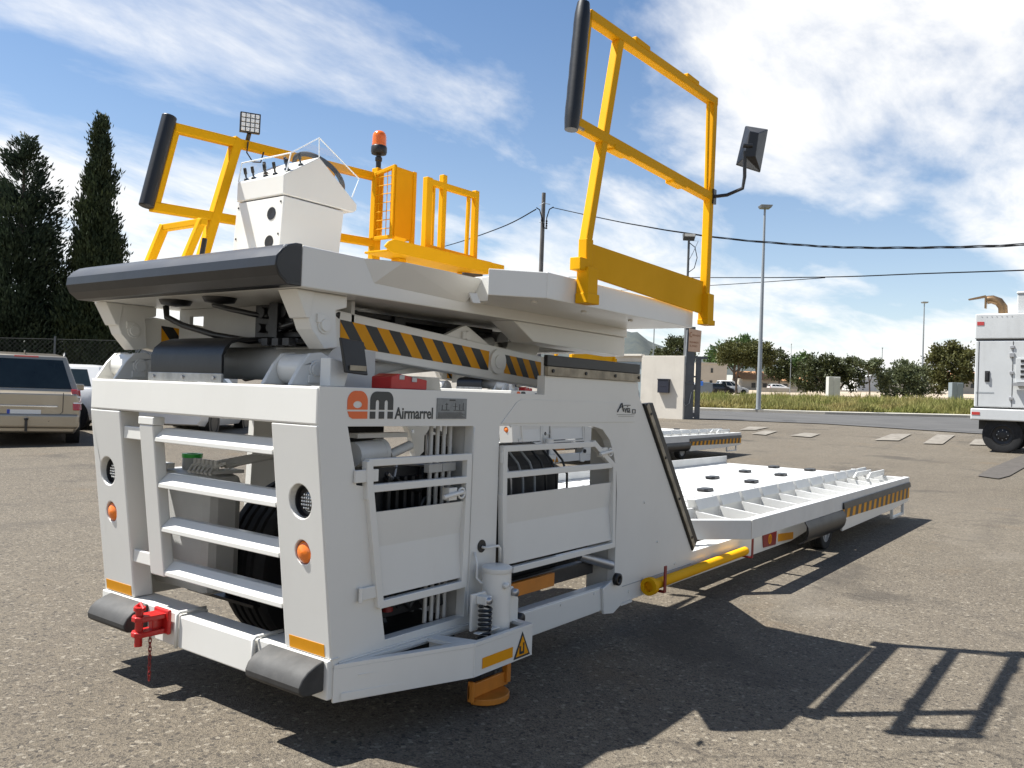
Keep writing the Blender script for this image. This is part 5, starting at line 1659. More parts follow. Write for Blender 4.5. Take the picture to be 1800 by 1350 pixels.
# ---- ground power trailer at the right edge
gp_loc = (24.22, 1.08, g(24.2, 1.1))
GP = thing("power_trailer", "tall white airport power trailer with bronze exhaust pipe and louvre at the right edge", "trailer", gp_loc, -math.pi / 2)
M['truckwhite'] = mat("weathered_white_panel", (0.56, 0.57, 0.565), 0.5, var=0.10, vscale=1.2, dirt=0.35, dirtcol=(0.30, 0.29, 0.27), dscale=1.2)
bx_ = MB()
bx_.box(0.02, 7.0, 0.0, 2.3, 1.24, 3.08).box(0.0, 7.0, -0.02, 2.32, 3.12, 3.82).box(-0.05, 7.0, -0.05, 2.35, 0.88, 1.20).box(0.98, 7.0, 0.1, 2.2, 3.825, 4.35)
bx_.box(0.96, 7.0, 0.08, 2.22, 4.35, 4.42)
bx_.build("body", M['truckwhite'], GP, bevel=0.03)
MB().box(0.03, 7.0, 0.02, 2.28, 3.08, 3.12).box(0.03, 7.0, 0.02, 2.28, 1.20, 1.24).build("seam", M['black'], GP)
lv = MB().box(1.0, 3.2, -0.05, -0.02, 1.94, 2.60).build("louvre", M['truckwhite'], GP, bevel=0.01)
for i in range(4):
    MB().box(1.12, 3.1, -0.062, -0.048, 2.06 + i * 0.14, 2.13 + i * 0.14).build("slot", M['black'], lv)
MB().box(0.95, 3.2, -0.16, -0.045, 1.84, 1.92).build("louvre_sill", M['steel'], lv)
ex = MB()
ex.tube([(0.62, 0.5, 3.80), (0.60, 0.5, 4.05), (0.50, 0.5, 4.20), (0.34, 0.5, 4.27), (0.22, 0.5, 4.26)], 0.12, 12)
ex.hexa([(0.16, 0.40, 4.02), (0.20, 0.40, 4.02), (0.20, 0.60, 4.02), (0.16, 0.60, 4.02)], [(0.16, 0.40, 4.36), (0.21, 0.40, 4.36), (0.21, 0.60, 4.36), (0.16, 0.60, 4.36)])
ex.hexa([(-0.25, 0.42, 4.27), (0.18, 0.42, 4.33), (0.18, 0.58, 4.33), (-0.25, 0.58, 4.27)], [(-0.25, 0.42, 4.30), (0.18, 0.42, 4.39), (0.18, 0.58, 4.39), (-0.25, 0.58, 4.30)])
ex.build("exhaust_pipe", mat("burnt_bronze_pipe", (0.30, 0.19, 0.10), 0.35, metal=0.8, var=0.4, vscale=6), GP, smooth=35)
MB().box(0.05, 0.22, -0.028, -0.02, 3.50, 3.60).build("marker_lamp", M['taillight'], GP)
MB().box(-0.02, 0.18, -0.058, -0.05, 1.02, 1.10).build("marker_lamp", M['taillight'], GP)
MB().box(0.85, 0.97, -0.05, 0.0, 2.62, 2.74).build("hinge", M['steel'], GP, bevel=0.01)
for yy, ax in ((0.22, (0, -1, 0)), (2.1, (0, 1, 0))):
    for xx in (0.72, 5.6):
        wheel(GP, (xx, yy, 0.49), 0.49, 0.30, ax=ax, rimr=0.58, rim_mat='engine')
for xx in (0.10, 0.92, 3.4):
    MB().box(xx, xx + 0.012, -0.008, -0.0005, 1.26, 3.06).build("panel_gap", M['black'], GP)
for zz_ in (1.5, 2.2, 2.9):
    MB().box(0.86, 0.96, -0.03, 0.0, zz_ - 0.04, zz_ + 0.04).build("hinge", M['steel'], GP, bevel=0.008)
MB().box(0.30, 0.36, -0.05, -0.001, 1.98, 2.20).box(0.27, 0.39, -0.02, -0.0008, 1.94, 2.24).build("door_handle", M['engine'], GP, bevel=0.008)
for i in range(7):
    MB().cyl((0.16 + 0.12 * i, -0.028, 3.74), (0.16 + 0.12 * i, -0.018, 3.74), 0.012, 6).build("rivet", M['steel'], GP)
MB().box(0.06, 0.50, -0.004, -0.0005, 1.62, 1.66).build("stencil_line", M['grey'], GP)
MB().box(0.1, 6.9, 0.45, 1.9, 0.62, 0.88).build("chassis", M['engine'], GP)

# ---- boundary wall with door, letter box, gate post
bw_loc = (34.27, 14.42, g(34.27, 14.42))
BW = thing("boundary_wall", "white rendered yard wall with a grey steel door beside the gate post", "wall", bw_loc, -math.pi / 2)
M['render'] = mat("white_render", (0.62, 0.57, 0.49), 0.85, var=0.10, vscale=1.2, bump=0.15, bscale=40, dirt=0.35, dirtcol=(0.35, 0.31, 0.25), dscale=0.8)
MB().box(-2.24, 0.0, 0.0, 0.40, -0.3, 2.98).box(-20, -3.80, 0.0, 0.40, -0.3, 2.75).box(-3.80, -2.24, 0.10, 0.33, 2.70, 2.95).box(-3.805, -2.235, -0.02, 0.30, 2.951, 3.06).build("wall", M['render'], BW, bevel=0.015)
M['doorgrey'] = mat("blue_grey_steel", (0.30, 0.35, 0.37), 0.4, metal=0.2, var=0.1)
dd = MB().box(-3.79, -2.26, 0.14, 0.20, 0.0, 2.69).build("door", M['doorgrey'], BW, bevel=0.01)
MB().box(-2.52, -2.44, 0.10, 0.14, 1.0, 1.32).cyl((-2.75, 0.09, 1.20), (-2.46, 0.09, 1.20), 0.02, 8).build("handle", M['steel'], dd)
MB().box(-3.0, -2.6, 0.08, 0.14, 2.50, 2.62).build("door_closer", M['grey'], dd)
lb = tag(MB().box(-1.26, -0.70, -0.18, 0.0, 1.22, 1.84).box(-1.28, -0.68, -0.20, 0.0, 1.84, 1.88).box(-1.14, -0.82, -0.188, -0.18, 1.54, 1.57).build("letter_box", mat("dark_blue_box", (0.02, 0.022, 0.035), 0.35, coat=0.3), bevel=0.01),
         "dark blue letter box fixed on the white wall", "letter box")
lb.location = (bw_loc[0] - 0.004, bw_loc[1], bw_loc[2])
lb.rotation_euler = (0, 0, -math.pi / 2)
gpl = (34.50, 14.38, g(34.5, 14.38))
GT = thing("gate_post", "dark grey steel gate post with conduit and orange lettered sign", "gate post", gpl, RZR)
M['gatesteel'] = mat("dark_grey_steel", (0.10, 0.105, 0.11), 0.5, metal=0.3, var=0.2, vscale=3)
MB().box(-0.13, 0.33, -0.05, 0.35, -0.2, 4.36).box(-0.15, 0.35, -0.07, 0.37, 1.65, 1.78).build("post", M['gatesteel'], GT, bevel=0.015)
MB().box(0.44, 0.66, 0.0, 0.2, -0.2, 2.95).box(0.33, 0.95, -0.02, 0.10, 2.86, 2.98).box(0.33, 0.5, 0.02, 0.12, 1.40, 1.65).box(0.33, 0.5, 0.02, 0.12, 0.12, 0.32).box(0.33, 0.5, 0.02, 0.12, 1.98, 2.06).build("gate_guide", M['gatesteel'], GT, bevel=0.01)
MB().tube([(-0.20, -0.06, 0.1), (-0.20, -0.06, 2.2), (-0.10, -0.08, 2.7), (-0.07, -0.08, 4.2)], 0.03, 8).tube([(-0.18, -0.10, 2.3), (-0.17, -0.14, 0.9), (-0.05, -0.12, 0.62), (0.12, -0.10, 0.75), (0.22, -0.08, 1.3)], 0.018, 7).build("conduit", M['grey'], GT, smooth=True)
sg = MB().hexa([(0.0, -0.09, 3.20), (0.56, -0.09, 3.16), (0.56, -0.07, 3.16), (0.0, -0.07, 3.20)], [(0.02, -0.09, 4.28), (0.60, -0.09, 4.18), (0.60, -0.07, 4.18), (0.02, -0.07, 4.28)]).build("sign", mat("faded_orange_sign", (0.60, 0.40, 0.27), 0.6, var=0.12, vscale=3), GT)
sgt = MB()
for k in range(14):
    a = 2.2 + 4.6 * k / 13
sgt.tube([(0.11 + 0.055 * math.cos(q), -0.093, 3.98 + 0.11 * math.sin(q)) for q in [0.9 + 0.36 * k for k in range(14)]], 0.016, 5)
sgm = mat("brown_print", (0.25, 0.10, 0.04), 0.6)
sgt.build("sign_emblem", sgm, sg)
for body, size, x, z in (("PRIVADO", 0.115, 0.17, 3.92), ("PROHIBIDO", 0.105, 0.05, 3.60), ("EL PASO", 0.125, 0.06, 3.42)):
    text_mesh("lettering", body, size, (x, -0.0915, z), (1, -0.0, -0.06), (0, 0, 1), sgm, sg, sx=0.78, bold=0.003)
FP_ = thing("floodlight_pole", "slim dark pole with a square floodlight rising behind the gate post", "floodlight", (34.62, 14.50, g(34.6, 14.5)), RZR)
MB().cyl((0, 0.3, 0), (0, 0.3, 8.6), 0.055, 10).build("pole", M['gatesteel'], FP_, smooth=True)
fl = MB().hexa([(-0.28, 0.1, 8.66), (0.26, 0.1, 8.66), (0.26, 0.34, 8.50), (-0.28, 0.34, 8.50)], [(-0.30, 0.02, 8.80), (0.28, 0.02, 8.80), (0.28, 0.40, 8.82), (-0.30, 0.40, 8.82)]).build("lamp_head", M['gatesteel'], FP_, bevel=0.01)
MB().hexa([(-0.25, 0.07, 8.665), (0.23, 0.07, 8.665), (0.23, 0.09, 8.665), (-0.25, 0.09, 8.665)], [(-0.27, 0.005, 8.78), (0.25, 0.005, 8.78), (0.25, 0.03, 8.78), (-0.27, 0.03, 8.78)]).build("lamp_glass", M['led'], fl)
MB().tube([(0.03, 0.3, 8.4), (0.30, 0.3, 8.2), (0.42, 0.3, 7.7), (0.30, 0.3, 7.2), (0.05, 0.3, 7.0)], 0.02, 6).tube([(0.03, 0.3, 8.5), (0.45, 0.3, 8.5), (0.20, 0.3, 7.9), (0.05, 0.3, 7.6)], 0.012, 6).build("cable_loop", M['cable'], FP_, smooth=True)

# ---- street lamps, poles and cables
M['galv'] = mat("galvanised_pole", (0.30, 0.32, 0.33), 0.5, metal=0.3, var=0.12, vscale=1)
for (x, y), h, lab in (((46.55, 15.28), 12.0, "tall tapered street lamp at the near kerb of the verge"), ((112.66, 18.58), 12.0, "slim street lamp farther off beside the round bushes")):
    t = thing("street_lamp", lab, "street lamp", (x, y, g(x, y) + (0.15 if x < 60 else 0)), RZR, "street lamps along the road")
    MB().cyl((0, 0, 0), (0, 0, h - 0.1), 0.145, 14, 0.06).box(-0.25, 0.25, -0.25, 0.25, 0, 0.04).build("pole", M['galv'], t, smooth=40)
    MB().hexa([(-0.28, -0.35, h - 0.06), (0.28, -0.35, h - 0.06), (0.28, 0.20, h - 0.06), (-0.28, 0.20, h - 0.06)], [(-0.36, -0.45, h + 0.10), (0.36, -0.45, h + 0.10), (0.36, 0.25, h + 0.10), (-0.36, 0.25, h + 0.10)]).build("lamp_head", M['galv'], t, bevel=0.02)
for x, y, h, r_, lab in ((114.98, 23.86, 6.4, 0.06, "thin grey pole standing behind the small umbrella tree"), (127.94, 39.98, 7.6, 0.06, "thin grey pole on the bare lot left of the carob bush"), (88.2, 43.38, 8.2, 0.09, "thin pole rising against the far hill behind the wall")):
    t = thing("thin_pole", lab, "pole", (x, y, g(x, y)), 0, None)
    MB().cyl((0, 0, 0), (0, 0, h), r_, 8, r_ * 0.7).build("pole", M['galv'], t, smooth=True)
    MB().cyl((0, 0, h), (0, 0, h + 0.12), r_ * 1.5, 8).build("pole_cap", M['galv'], t)
upx, upy = 38.93, 25.98
UP = thing("utility_pole", "weathered grey utility pole carrying black cables above the loaders", "utility pole", (upx, upy, g(upx, upy)), RZR)
MB().tube([(0.06, 0, 0), (0.02, 0, 4), (-0.01, 0, 8), (0.0, 0, 12.85)], [0.17, 0.15, 0.135, 0.115], 12).build("pole", mat("weathered_wood", (0.16, 0.15, 0.14), 0.8, var=0.4, vscale=2, bump=0.3, bscale=8), UP, smooth=True)
MB().tube([(-0.25, -0.14, 12.05), (0.0, -0.15, 12.22), (0.4, -0.14, 12.14)], 0.018, 6).tube([(-0.2, -0.14, 11.05), (0.12, -0.14, 11.05)], 0.018, 6).build("bracket", M['galv'], UP)
ins = MB()
for k in range(4):
    ins.cyl((0.22, -0.14, 10.68 + 0.14 * k), (0.22, -0.14, 10.76 + 0.14 * k), 0.06, 8)
ins.build("insulator", M['black'], UP, smooth=30)
MB().tube([(-0.42, -0.16, 11.92), (-0.22, -0.17, 11.80), (-0.08, -0.17, 11.35), (0.05, -0.17, 10.78), (0.16, -0.17, 10.70)], 0.035, 6).tube([(0.20, -0.17, 10.72), (0.22, -0.17, 11.35), (0.36, -0.16, 11.85), (0.60, -0.15, 12.0)], 0.035, 6).build("drop_cable", M['cable'], UP, smooth=True)


def catmull(pts, n=8):
    P_ = [Vector(p) for p in pts]
    out = []
    for i in range(len(P_) - 1):
        p0, p1, p2, p3 = P_[max(i - 1, 0)], P_[i], P_[i + 1], P_[min(i + 2, len(P_) - 1)]
        for k in range(n):
            t = k / n
            out.append(0.5 * ((2 * p1) + (p2 - p0) * t + (2 * p0 - 5 * p1 + 4 * p2 - p3) * t * t + (3 * p1 - p0 - 3 * p2 + p3) * t ** 3))
    out.append(P_[-1])
    return out


cR = [(39.28, 25.50, 12.60), (37.45, 19.56, 10.80), (35.46, 13.82, 9.25), (34.36, 9.4, 8.35), (33.22, 6.73, 7.84), (31.96, 3.38, 7.39), (30.34, 0.53, 7.01), (28.35, -1.83, 6.75), (25, -6, 6.6)]
cbm = MB()
cp = catmull(cR, 10)
for k in range(3):
    cbm.tube([p + Vector((0, 0, (0.034 * math.sin(i * 0.45 + k * 2.1)) * min(1, i / 25))) + RT * (0.03 * math.cos(i * 0.45 + k * 2.1)) for i, p in enumerate(cp)], 0.020, 6)
tag(cbm.build("overhead_cable", M['cable'], smooth=True), "thick twisted black cable sagging from the utility pole to the right", "cable")
tag(MB().tube(catmull([(38.62, 26.30, 12.45), (43.8, 32.86, 12.89), (54.46, 47.05, 14.45), (69.98, 68.15, 17.24)]), 0.035, 6).build("overhead_cable", M['cable'], smooth=True), "single black cable running from the utility pole down to the left", "cable")
tag(MB().tube(catmull([(73.63, 46.31, 14.18), (54.24, 22.04, 10.24), (45.87, 11.48, 8.59), (42.52, 5.9, 8.01), (39.66, 1.35, 7.51), (36.93, -1.68, 7.1), (30, -9, 6.5)]), 0.032, 6).build("overhead_cable", M['cable'], smooth=True), "lower straight black cable crossing the sky above the verge", "cable")
tag(MB().tube(catmull([(73.67, 46.26, 12.47), (54.25, 22.02, 9.67), (45.87, 11.48, 8.55)]), 0.024, 6).build("overhead_cable", M['cable'], smooth=True), "thin cable joining the lower straight cable from below", "cable")

# ---- foliage
def leaf_mat(name, c1, c2, rough=0.6, transl=0.25, scale=1.2):
    m = mat(name, c1, rough, var=0.4, vscale=scale, color2=c2, spec=0.3)
    nt = m.node_tree
    b = nt.nodes["Principled BSDF"]
    o_ = [n for n in nt.nodes if n.type == 'OUTPUT_MATERIAL'][0]
    tr_ = nt.nodes.new("ShaderNodeBsdfTranslucent")
    src = b.inputs["Base Color"].links[0].from_socket
    nt.links.new(src, tr_.inputs[0])
    mx = nt.nodes.new("ShaderNodeMixShader")
    mx.inputs[0].default_value = transl
    nt.links.new(b.outputs[0], mx.inputs[1])
    nt.links.new(tr_.outputs[0], mx.inputs[2])
    nt.links.new(mx.outputs[0], o_.inputs[0])
    return m


def leaf_mesh(name, pts, dirs, length, width, material, parent, rng_, flat=0.0):
    """one kite-shaped leaf face per point, pointing along dirs"""
    n = len(pts)
    d = dirs / np.maximum(np.linalg.norm(dirs, axis=1, keepdims=True), 1e-6)
    r = rng_.normal(size=(n, 3))
    if flat:
        r[:, 2] *= flat
    s_ = np.cross(d, r)
    s_ /= np.maximum(np.linalg.norm(s_, axis=1, keepdims=True), 1e-6)
    L_ = (np.asarray(length) * rng_.uniform(0.6, 1.3, n))[:, None]
    W_ = (width * rng_.uniform(0.6, 1.3, n))[:, None]
    V = np.empty((n, 4, 3))
    V[:, 0] = pts
    V[:, 1] = pts + d * L_ * 0.45 + s_ * W_ * 0.5
    V[:, 2] = pts + d * L_
    V[:, 3] = pts + d * L_ * 0.45 - s_ * W_ * 0.5
    me = bpy.data.meshes.new(name)
    me.vertices.add(n * 4)
    me.vertices.foreach_set("co", V.ravel())
    me.loops.add(n * 4)
    me.loops.foreach_set("vertex_index", np.arange(n * 4, dtype=np.int32))
    me.polygons.add(n)
    me.polygons.foreach_set("loop_start", np.arange(0, n * 4, 4, dtype=np.int32))
    me.polygons.foreach_set("loop_total", np.full(n, 4, dtype=np.int32))
    me.update(calc_edges=True)
    me.materials.append(material)
    o_ = bpy.data.objects.new(name, me)
    COL.objects.link(o_)
    if parent:
        o_.parent = parent
    return o_


M['bark'] = mat("bark", (0.13, 0.10, 0.075), 0.9, var=0.4, vscale=3, bump=0.4, bscale=12)
M['cyp'] = leaf_mat("cypress_sprays", (0.020, 0.034, 0.014), (0.045, 0.055, 0.018), 0.7, 0.10, 1.5)
M['cyp2'] = leaf_mat("blue_cypress_sprays", (0.018, 0.032, 0.020), (0.042, 0.056, 0.026), 0.7, 0.10, 1.5)
M['pineleaf'] = leaf_mat("pine_needles", (0.110, 0.108, 0.034), (0.060, 0.066, 0.020), 0.6, 0.2, 0.5)
M['greenleaf'] = leaf_mat("green_leaves", (0.085, 0.135, 0.040), (0.045, 0.080, 0.024), 0.55, 0.25, 0.6)
M['carob'] = leaf_mat("carob_leaves", (0.072, 0.082, 0.030), (0.034, 0.042, 0.016), 0.5, 0.2, 0.8)
M['olive'] = leaf_mat("olive_leaves", (0.125, 0.138, 0.068), (0.070, 0.086, 0.040), 0.5, 0.2, 0.8)


def cypress(label, x, y, h, prof, n_sprays, seed, material, lean=0.0, open_=0.0):
    """columnar tree built of upward-pointing sprays on clumped branch tips"""
    rg = np.random.default_rng(seed)
    t = thing("cypress_tree", label, "tree", (x, y, g(x, y)), 0, None)
    MB().tube([(0, 0, -0.1), (0.04, 0, h * 0.4), (0.0, 0.03, h * 0.92)], [0.20, 0.12, 0.03], 10).build("trunk", M['bark'], t, smooth=True)
    zs, rs = zip(*prof)
    # branch tips
    nb = n_sprays // 90
    zb = h * (1 - np.sqrt(rg.uniform(0, 1, nb)) * 0.98)
    zb = np.clip(zb, 0.25, h * 0.99)
    ang = rg.uniform(0, 2 * math.pi, nb)
    lump = 0.78 + 0.22 * np.sin(ang * 3 + zb * 2.1 + seed) + 0.12 * rg.normal(size=nb)
    rad = np.interp(zb / h, zs, rs) * np.clip(lump, 0.35, 1.25)
    P_, D_ = [], []
    for i in range(nb):
        k = 90
        tt = rg.uniform(0.05 if not open_ else 0.25, 1.0, k) ** 0.7
        base = np.array([0, 0, zb[i] - rad[i] * (0.9 - open_ * 0.6)])
        tip = np.array([rad[i] * math.cos(ang[i]), rad[i] * math.sin(ang[i]), zb[i] + 0.22 + open_ * 0.15])
        sp = 0.10 + 0.10 * (1 - tt)
        p = base + (tip - base) * tt[:, None] + rg.normal(size=(k, 3)) * sp[:, None] * (0.55 + 0.5 * rad[i])
        dv = np.array([math.cos(ang[i]) * (0.35 + open_), math.sin(ang[i]) * (0.35 + open_), 1.0]) + rg.normal(size=(k, 3)) * 0.28
        P_.append(p)
        D_.append(dv)
    P_ = np.concatenate(P_)
    D_ = np.concatenate(D_)
    leaf_mesh("crown", P_, D_, 0.17, 0.055, material, t, rg)
    return t


cypress("slender dark cypress with twin tips standing nearest the loader", 11.60, 24.6, 9.5, [(0, 0.9), (0.1, 1.15), (0.35, 1.02), (0.6, 0.72), (0.75, 0.48), (0.88, 0.28), (0.96, 0.12), (1, 0.04)], 90000, 5, M['cyp'])
cypress("broader ragged cypress with spreading branches at the left edge", 10.05, 26.3, 9.0, [(0, 1.1), (0.12, 1.75), (0.4, 1.65), (0.6, 1.35), (0.72, 1.05), (0.84, 0.65), (0.93, 0.30), (1, 0.05)], 80000, 8, M['cyp2'], open_=0.55)
cypress("cypress half cut by the left edge of the view", 7.6, 27.2, 6.4, [(0, 1.0), (0.15, 1.45), (0.5, 1.3), (0.8, 0.7), (1, 0.05)], 40000, 11, M['cyp2'], open_=0.45)


def tree(name, label, x, y, blobs, trunk, n, leaf, material, seed, clump=0.8, group=None, z=None):
    """blobs: list of (dx, dy, dz, rx, ry, rz) ellipsoids filled with leaf clumps; dx along viewer's right, dy away"""
    rg = np.random.default_rng(seed)
    t = thing(name, label, "tree" if name != "bush" else "bush", (x, y, g(x, y) if z is None else z), RZR, group)
    t.scale = (1.0 if x < 20 else (1.14 if name in ("pine_tree", "leafy_tree") else 1.04),) * 3
    tb = MB()
    for pts, r0, r1 in trunk:
        k = len(pts)
        tb.tube(pts, [r0 + (r1 - r0) * i / (k - 1) for i in range(k)], 8)
    tb.build("trunk", M['bark'], t, smooth=True)
    vol = np.array([b[3] * b[4] * b[5] for b in blobs])
    P_, D_ = [], []
    for b, w_ in zip(blobs, vol / vol.sum()):
        m_ = int(n * w_ * 0.8)
        nc = max(10, m_ // 75)
        v = rg.normal(size=(nc, 3))
        v /= np.linalg.norm(v, axis=1, keepdims=True)
        v *= (rg.uniform(0.25, 1.0, nc) ** 0.45)[:, None]
        cc = v * np.array(b[3:6]) + np.array(b[0:3])
        idx = rg.integers(0, nc, m_)
        p = cc[idx] + rg.normal(size=(m_, 3)) * clump * 0.36 * np.array([1, 1, 0.75])
        dv = (p - np.array(b[0:3])) / np.array(b[3:6]) + rg.normal(size=(m_, 3)) * 0.8 + np.array([0, 0, 0.3])
        P_.append(p)
        D_.append(dv)
    leaf_mesh("crown", np.concatenate(P_), np.concatenate(D_), leaf, leaf * 0.62, material, t, rg)
    return t


tree("pine_tree", "left of the two small umbrella pines beside the parked van", 105.7, 39.8, [(-0.2, 0, 5.0, 2.1, 2.0, 1.1), (0.6, 0, 4.4, 1.6, 1.6, 0.8), (-1.1, 0.2, 4.3, 1.4, 1.3, 0.8)], [([(0, 0, -0.2), (-0.1, 0, 1.5), (0.15, 0, 3.2), (0.0, 0, 4.6)], 0.16, 0.08), ([(0.1, 0, 2.6), (0.9, 0.2, 4.2)], 0.07, 0.04)], 6500, 0.30, M['pineleaf'], 21, 0.8, "small umbrella pines")
tree("pine_tree", "right of the two small umbrella pines, just left of the tall street lamp", 107.1, 37.6, [(-0.2, 0, 5.0, 1.9, 2.0, 1.1), (0.5, 0, 4.3, 1.5, 1.5, 0.9), (-1.0, 0.2, 4.0, 1.3, 1.3, 0.8)], [([(0.25, 0, -0.2), (0.1, 0, 1.5), (-0.2, 0, 3.2), (-0.1, 0, 4.6)], 0.14, 0.07)], 6000, 0.30, M['pineleaf'], 22, 0.8, "small umbrella pines")
tree("leafy_tree", "bright green feathery tree rising behind the umbrella pines", 161.3, 62.2, [(-2.5, 0, 5.6, 3.0, 3, 1.8), (1.5, 0, 7.2, 2.8, 2.8, 1.9), (3.4, 0, 5.6, 2.4, 2.4, 1.6), (-0.4, 0, 7.6, 2.0, 2, 1.4)], [([(0, 0, -0.3), (0, 0, 4), (0.6, 0, 6.5)], 0.3, 0.12), ([(0, 0, 3), (-2.2, 0, 5.4)], 0.15, 0.06), ([(0, 0, 3), (2.6, 0, 5.4)], 0.15, 0.06)], 6500, 0.55, M['greenleaf'], 23, 1.3)
tree("dark_tree", "dark green tree standing right of the tall street lamp above the orange roof", 156.5, 50.6, [(-1.2, 0, 4.2, 1.9, 2, 2.0), (-1.3, 0, 6.3, 1.3, 1.3, 1.3), (0.6, 0, 3.4, 1.6, 1.6, 1.6)], [([(-0.6, 0, -0.3), (-1.0, 0, 4.5)], 0.25, 0.1)], 4500, 0.5, M['carob'], 24, 1.1)
tree("leafy_tree", "mid green tree beside the dark tree above the orange roof", 158.5, 47.3, [(-0.6, 0, 4.4, 2.0, 2, 1.8), (1.2, 0, 3.6, 1.7, 2, 1.5)], [([(0, 0, -0.3), (0, 0, 4.0)], 0.25, 0.1)], 4200, 0.5, M['greenleaf'], 25, 1.1)
tree("carob_tree", "wide dark carob tree with pale twigs behind the white cabinet", 108.8, 28.9, [(-1.6, 0, 2.6, 2.6, 2.2, 1.7), (1.4, 0, 3.2, 2.6, 2.4, 1.8), (-0.3, 0.4, 4.0, 2.4, 2.2, 1.2), (3.0, 0, 2.2, 1.6, 1.6, 1.3), (-3.2, 0, 1.8, 1.3, 1.3, 1.1)], [([(0.6, 0, -0.3), (0.3, 0, 0.8), (-1.4, 0, 2.4)], 0.22, 0.07), ([(0.6, 0, -0.1), (1.6, 0, 1.2), (2.6, 0, 2.4)], 0.2, 0.06), ([(0.5, 0, 0.2), (0.4, 0, 3.2)], 0.18, 0.06)], 12500, 0.34, M['carob'], 26, 0.85)
tree("umbrella_tree", "thin young tree with a flat pale crown between the bushes", 103.5, 22.5, [(-0.2, 0, 4.0, 1.4, 1.2, 0.5), (0.5, 0, 3.5, 1.1, 1.0, 0.45)], [([(0, 0, -0.2), (-0.1, 0, 1.6), (-0.35, 0, 3.6)], 0.10, 0.05), ([(-0.1, 0, 1.8), (0.5, 0, 3.5)], 0.06, 0.03)], 2600, 0.28, M['olive'], 27, 0.6)
tree("bush", "rounded grey green olive bush left of the slim street lamp", 106.0, 19.4, [(-0.8, 0, 1.9, 2.2, 2, 1.9), (0.9, 0, 2.2, 1.9, 2, 1.9), (0.2, 0, 3.4, 1.5, 1.5, 1.2)], [([(0, 0, -0.2), (0.2, 0, 2.2)], 0.2, 0.08)], 10000, 0.30, M['olive'], 28, 0.8)
tree("pine_tree", "large rounded pine right of the slim street lamp", 119.6, 16.4, [(-0.4, 0, 3.6, 2.7, 2.4, 2.2), (1.6, 0, 4.2, 2.0, 2, 1.5), (-0.3, 0, 5.0, 2.0, 2, 1.2), (-1.8, 0, 1.7, 1.6, 1.6, 1.4)], [([(0.6, 0, -0.3), (0.8, 0, 2.5), (1.2, 0, 4.0)], 0.22, 0.1)], 11000, 0.36, M['pineleaf'], 29, 0.9)
tree("dark_tree", "small dark tree showing above the white wall beside the gate post", 118.0, 55.0, [(0, 0, 6.0, 3.2, 2.5, 1.6), (1.2, 0, 7.0, 1.8, 1.6, 1.2)], [([(0, 0, -0.3), (0, 0, 5.5)], 0.3, 0.12)], 4500, 0.42, M['carob'], 30, 1.0)
for i, (x, y, hh) in enumerate(((8.8, 20.6, 0.9), (9.7, 20.0, 0.75), (7.7, 21.3, 0.7))):
    tree("bush", ["leafy pale green bush at the fence behind the white hatchback", "low bush at the fence right of the leafy pale one", "small bush at the fence behind the minivan roof"][i], x, y, [(0, 0, hh, 0.55, 0.4, 0.6), (0.35, 0, hh * 0.8, 0.4, 0.3, 0.4)], [([(0, 0, -0.1), (0.1, 0, hh)], 0.03, 0.01)], 1400, 0.12, M['greenleaf'], 40 + i, 0.25)

# ---- wire fence behind the parked cars
f0, f1 = Vector((3.2, 27.6, 0)), Vector((11.2, 20.1, 0))
FE = thing("wire_fence", "tall chain link fence on steel posts in front of the cypresses", "fence", (0, 0, 0))
fd = (f1 - f0)
fl_n = fd.length
fd.normalize()
hfe = 2.25
for i in range(5):
    p = f0 + fd * (fl_n * i / 4)
    MB().cyl((p.x, p.y, g(p.x, p.y)), (p.x, p.y, g(p.x, p.y) + hfe + 0.08), 0.028, 8).build("post", M['gatesteel'], FE, smooth=True)
wm = MB()
zb0 = g(f0.x, f0.y)
zb1 = g(f1.x, f1.y)


def fpnt(s_, z):
    p = f0 + fd * s_
    return (p.x, p.y, zb0 + (zb1 - zb0) * s_ / fl_n + z)


for z in (0.05, 1.1, hfe):
    wm.cyl(fpnt(0, z), fpnt(fl_n, z), 0.006, 4)
k = -hfe
while k < fl_n:
    for sgn in (1, -1):
        a, b_ = k, k + hfe
        za_, zb_ = (0.03, hfe) if sgn > 0 else (hfe, 0.03)
        if a < 0:
            za_ += (zb_ - za_) * (-a) / hfe
            a = 0
        if b_ > fl_n:
            zb_ = za_ + (zb_ - za_) * (fl_n - a) / (b_ - a)
            b_ = fl_n
        wm.cyl(fpnt(a, za_), fpnt(b_, zb_), 0.0028, 3, caps=False)
    k += 0.13
wm.build("wire_mesh", mat("dull_fence_wire", (0.06, 0.062, 0.06), 0.8, spec=0.1), FE)
SH = thing("site_cabin", "grey panelled cabin far back behind the fence, half hidden by the loader", "cabin", (14.4, 30.2, g(14.4, 30.2)), RZR)
MB().box(0, 5, 0, 2.4, 0.1, 2.6).box(-0.05, 5.05, -0.05, 2.45, 2.6, 2.72).build("wall", M['grey'], SH, bevel=0.02)
MB().box(0.4, 1.25, -0.03, -0.002, 0.12, 2.15).build("door", M['galv'], SH, bevel=0.01)
for i in range(9):
    MB().box(1.4 + 0.4 * i, 1.44 + 0.4 * i, -0.02, -0.001, 0.15, 2.55).build("panel_rib", M['grey'], SH)

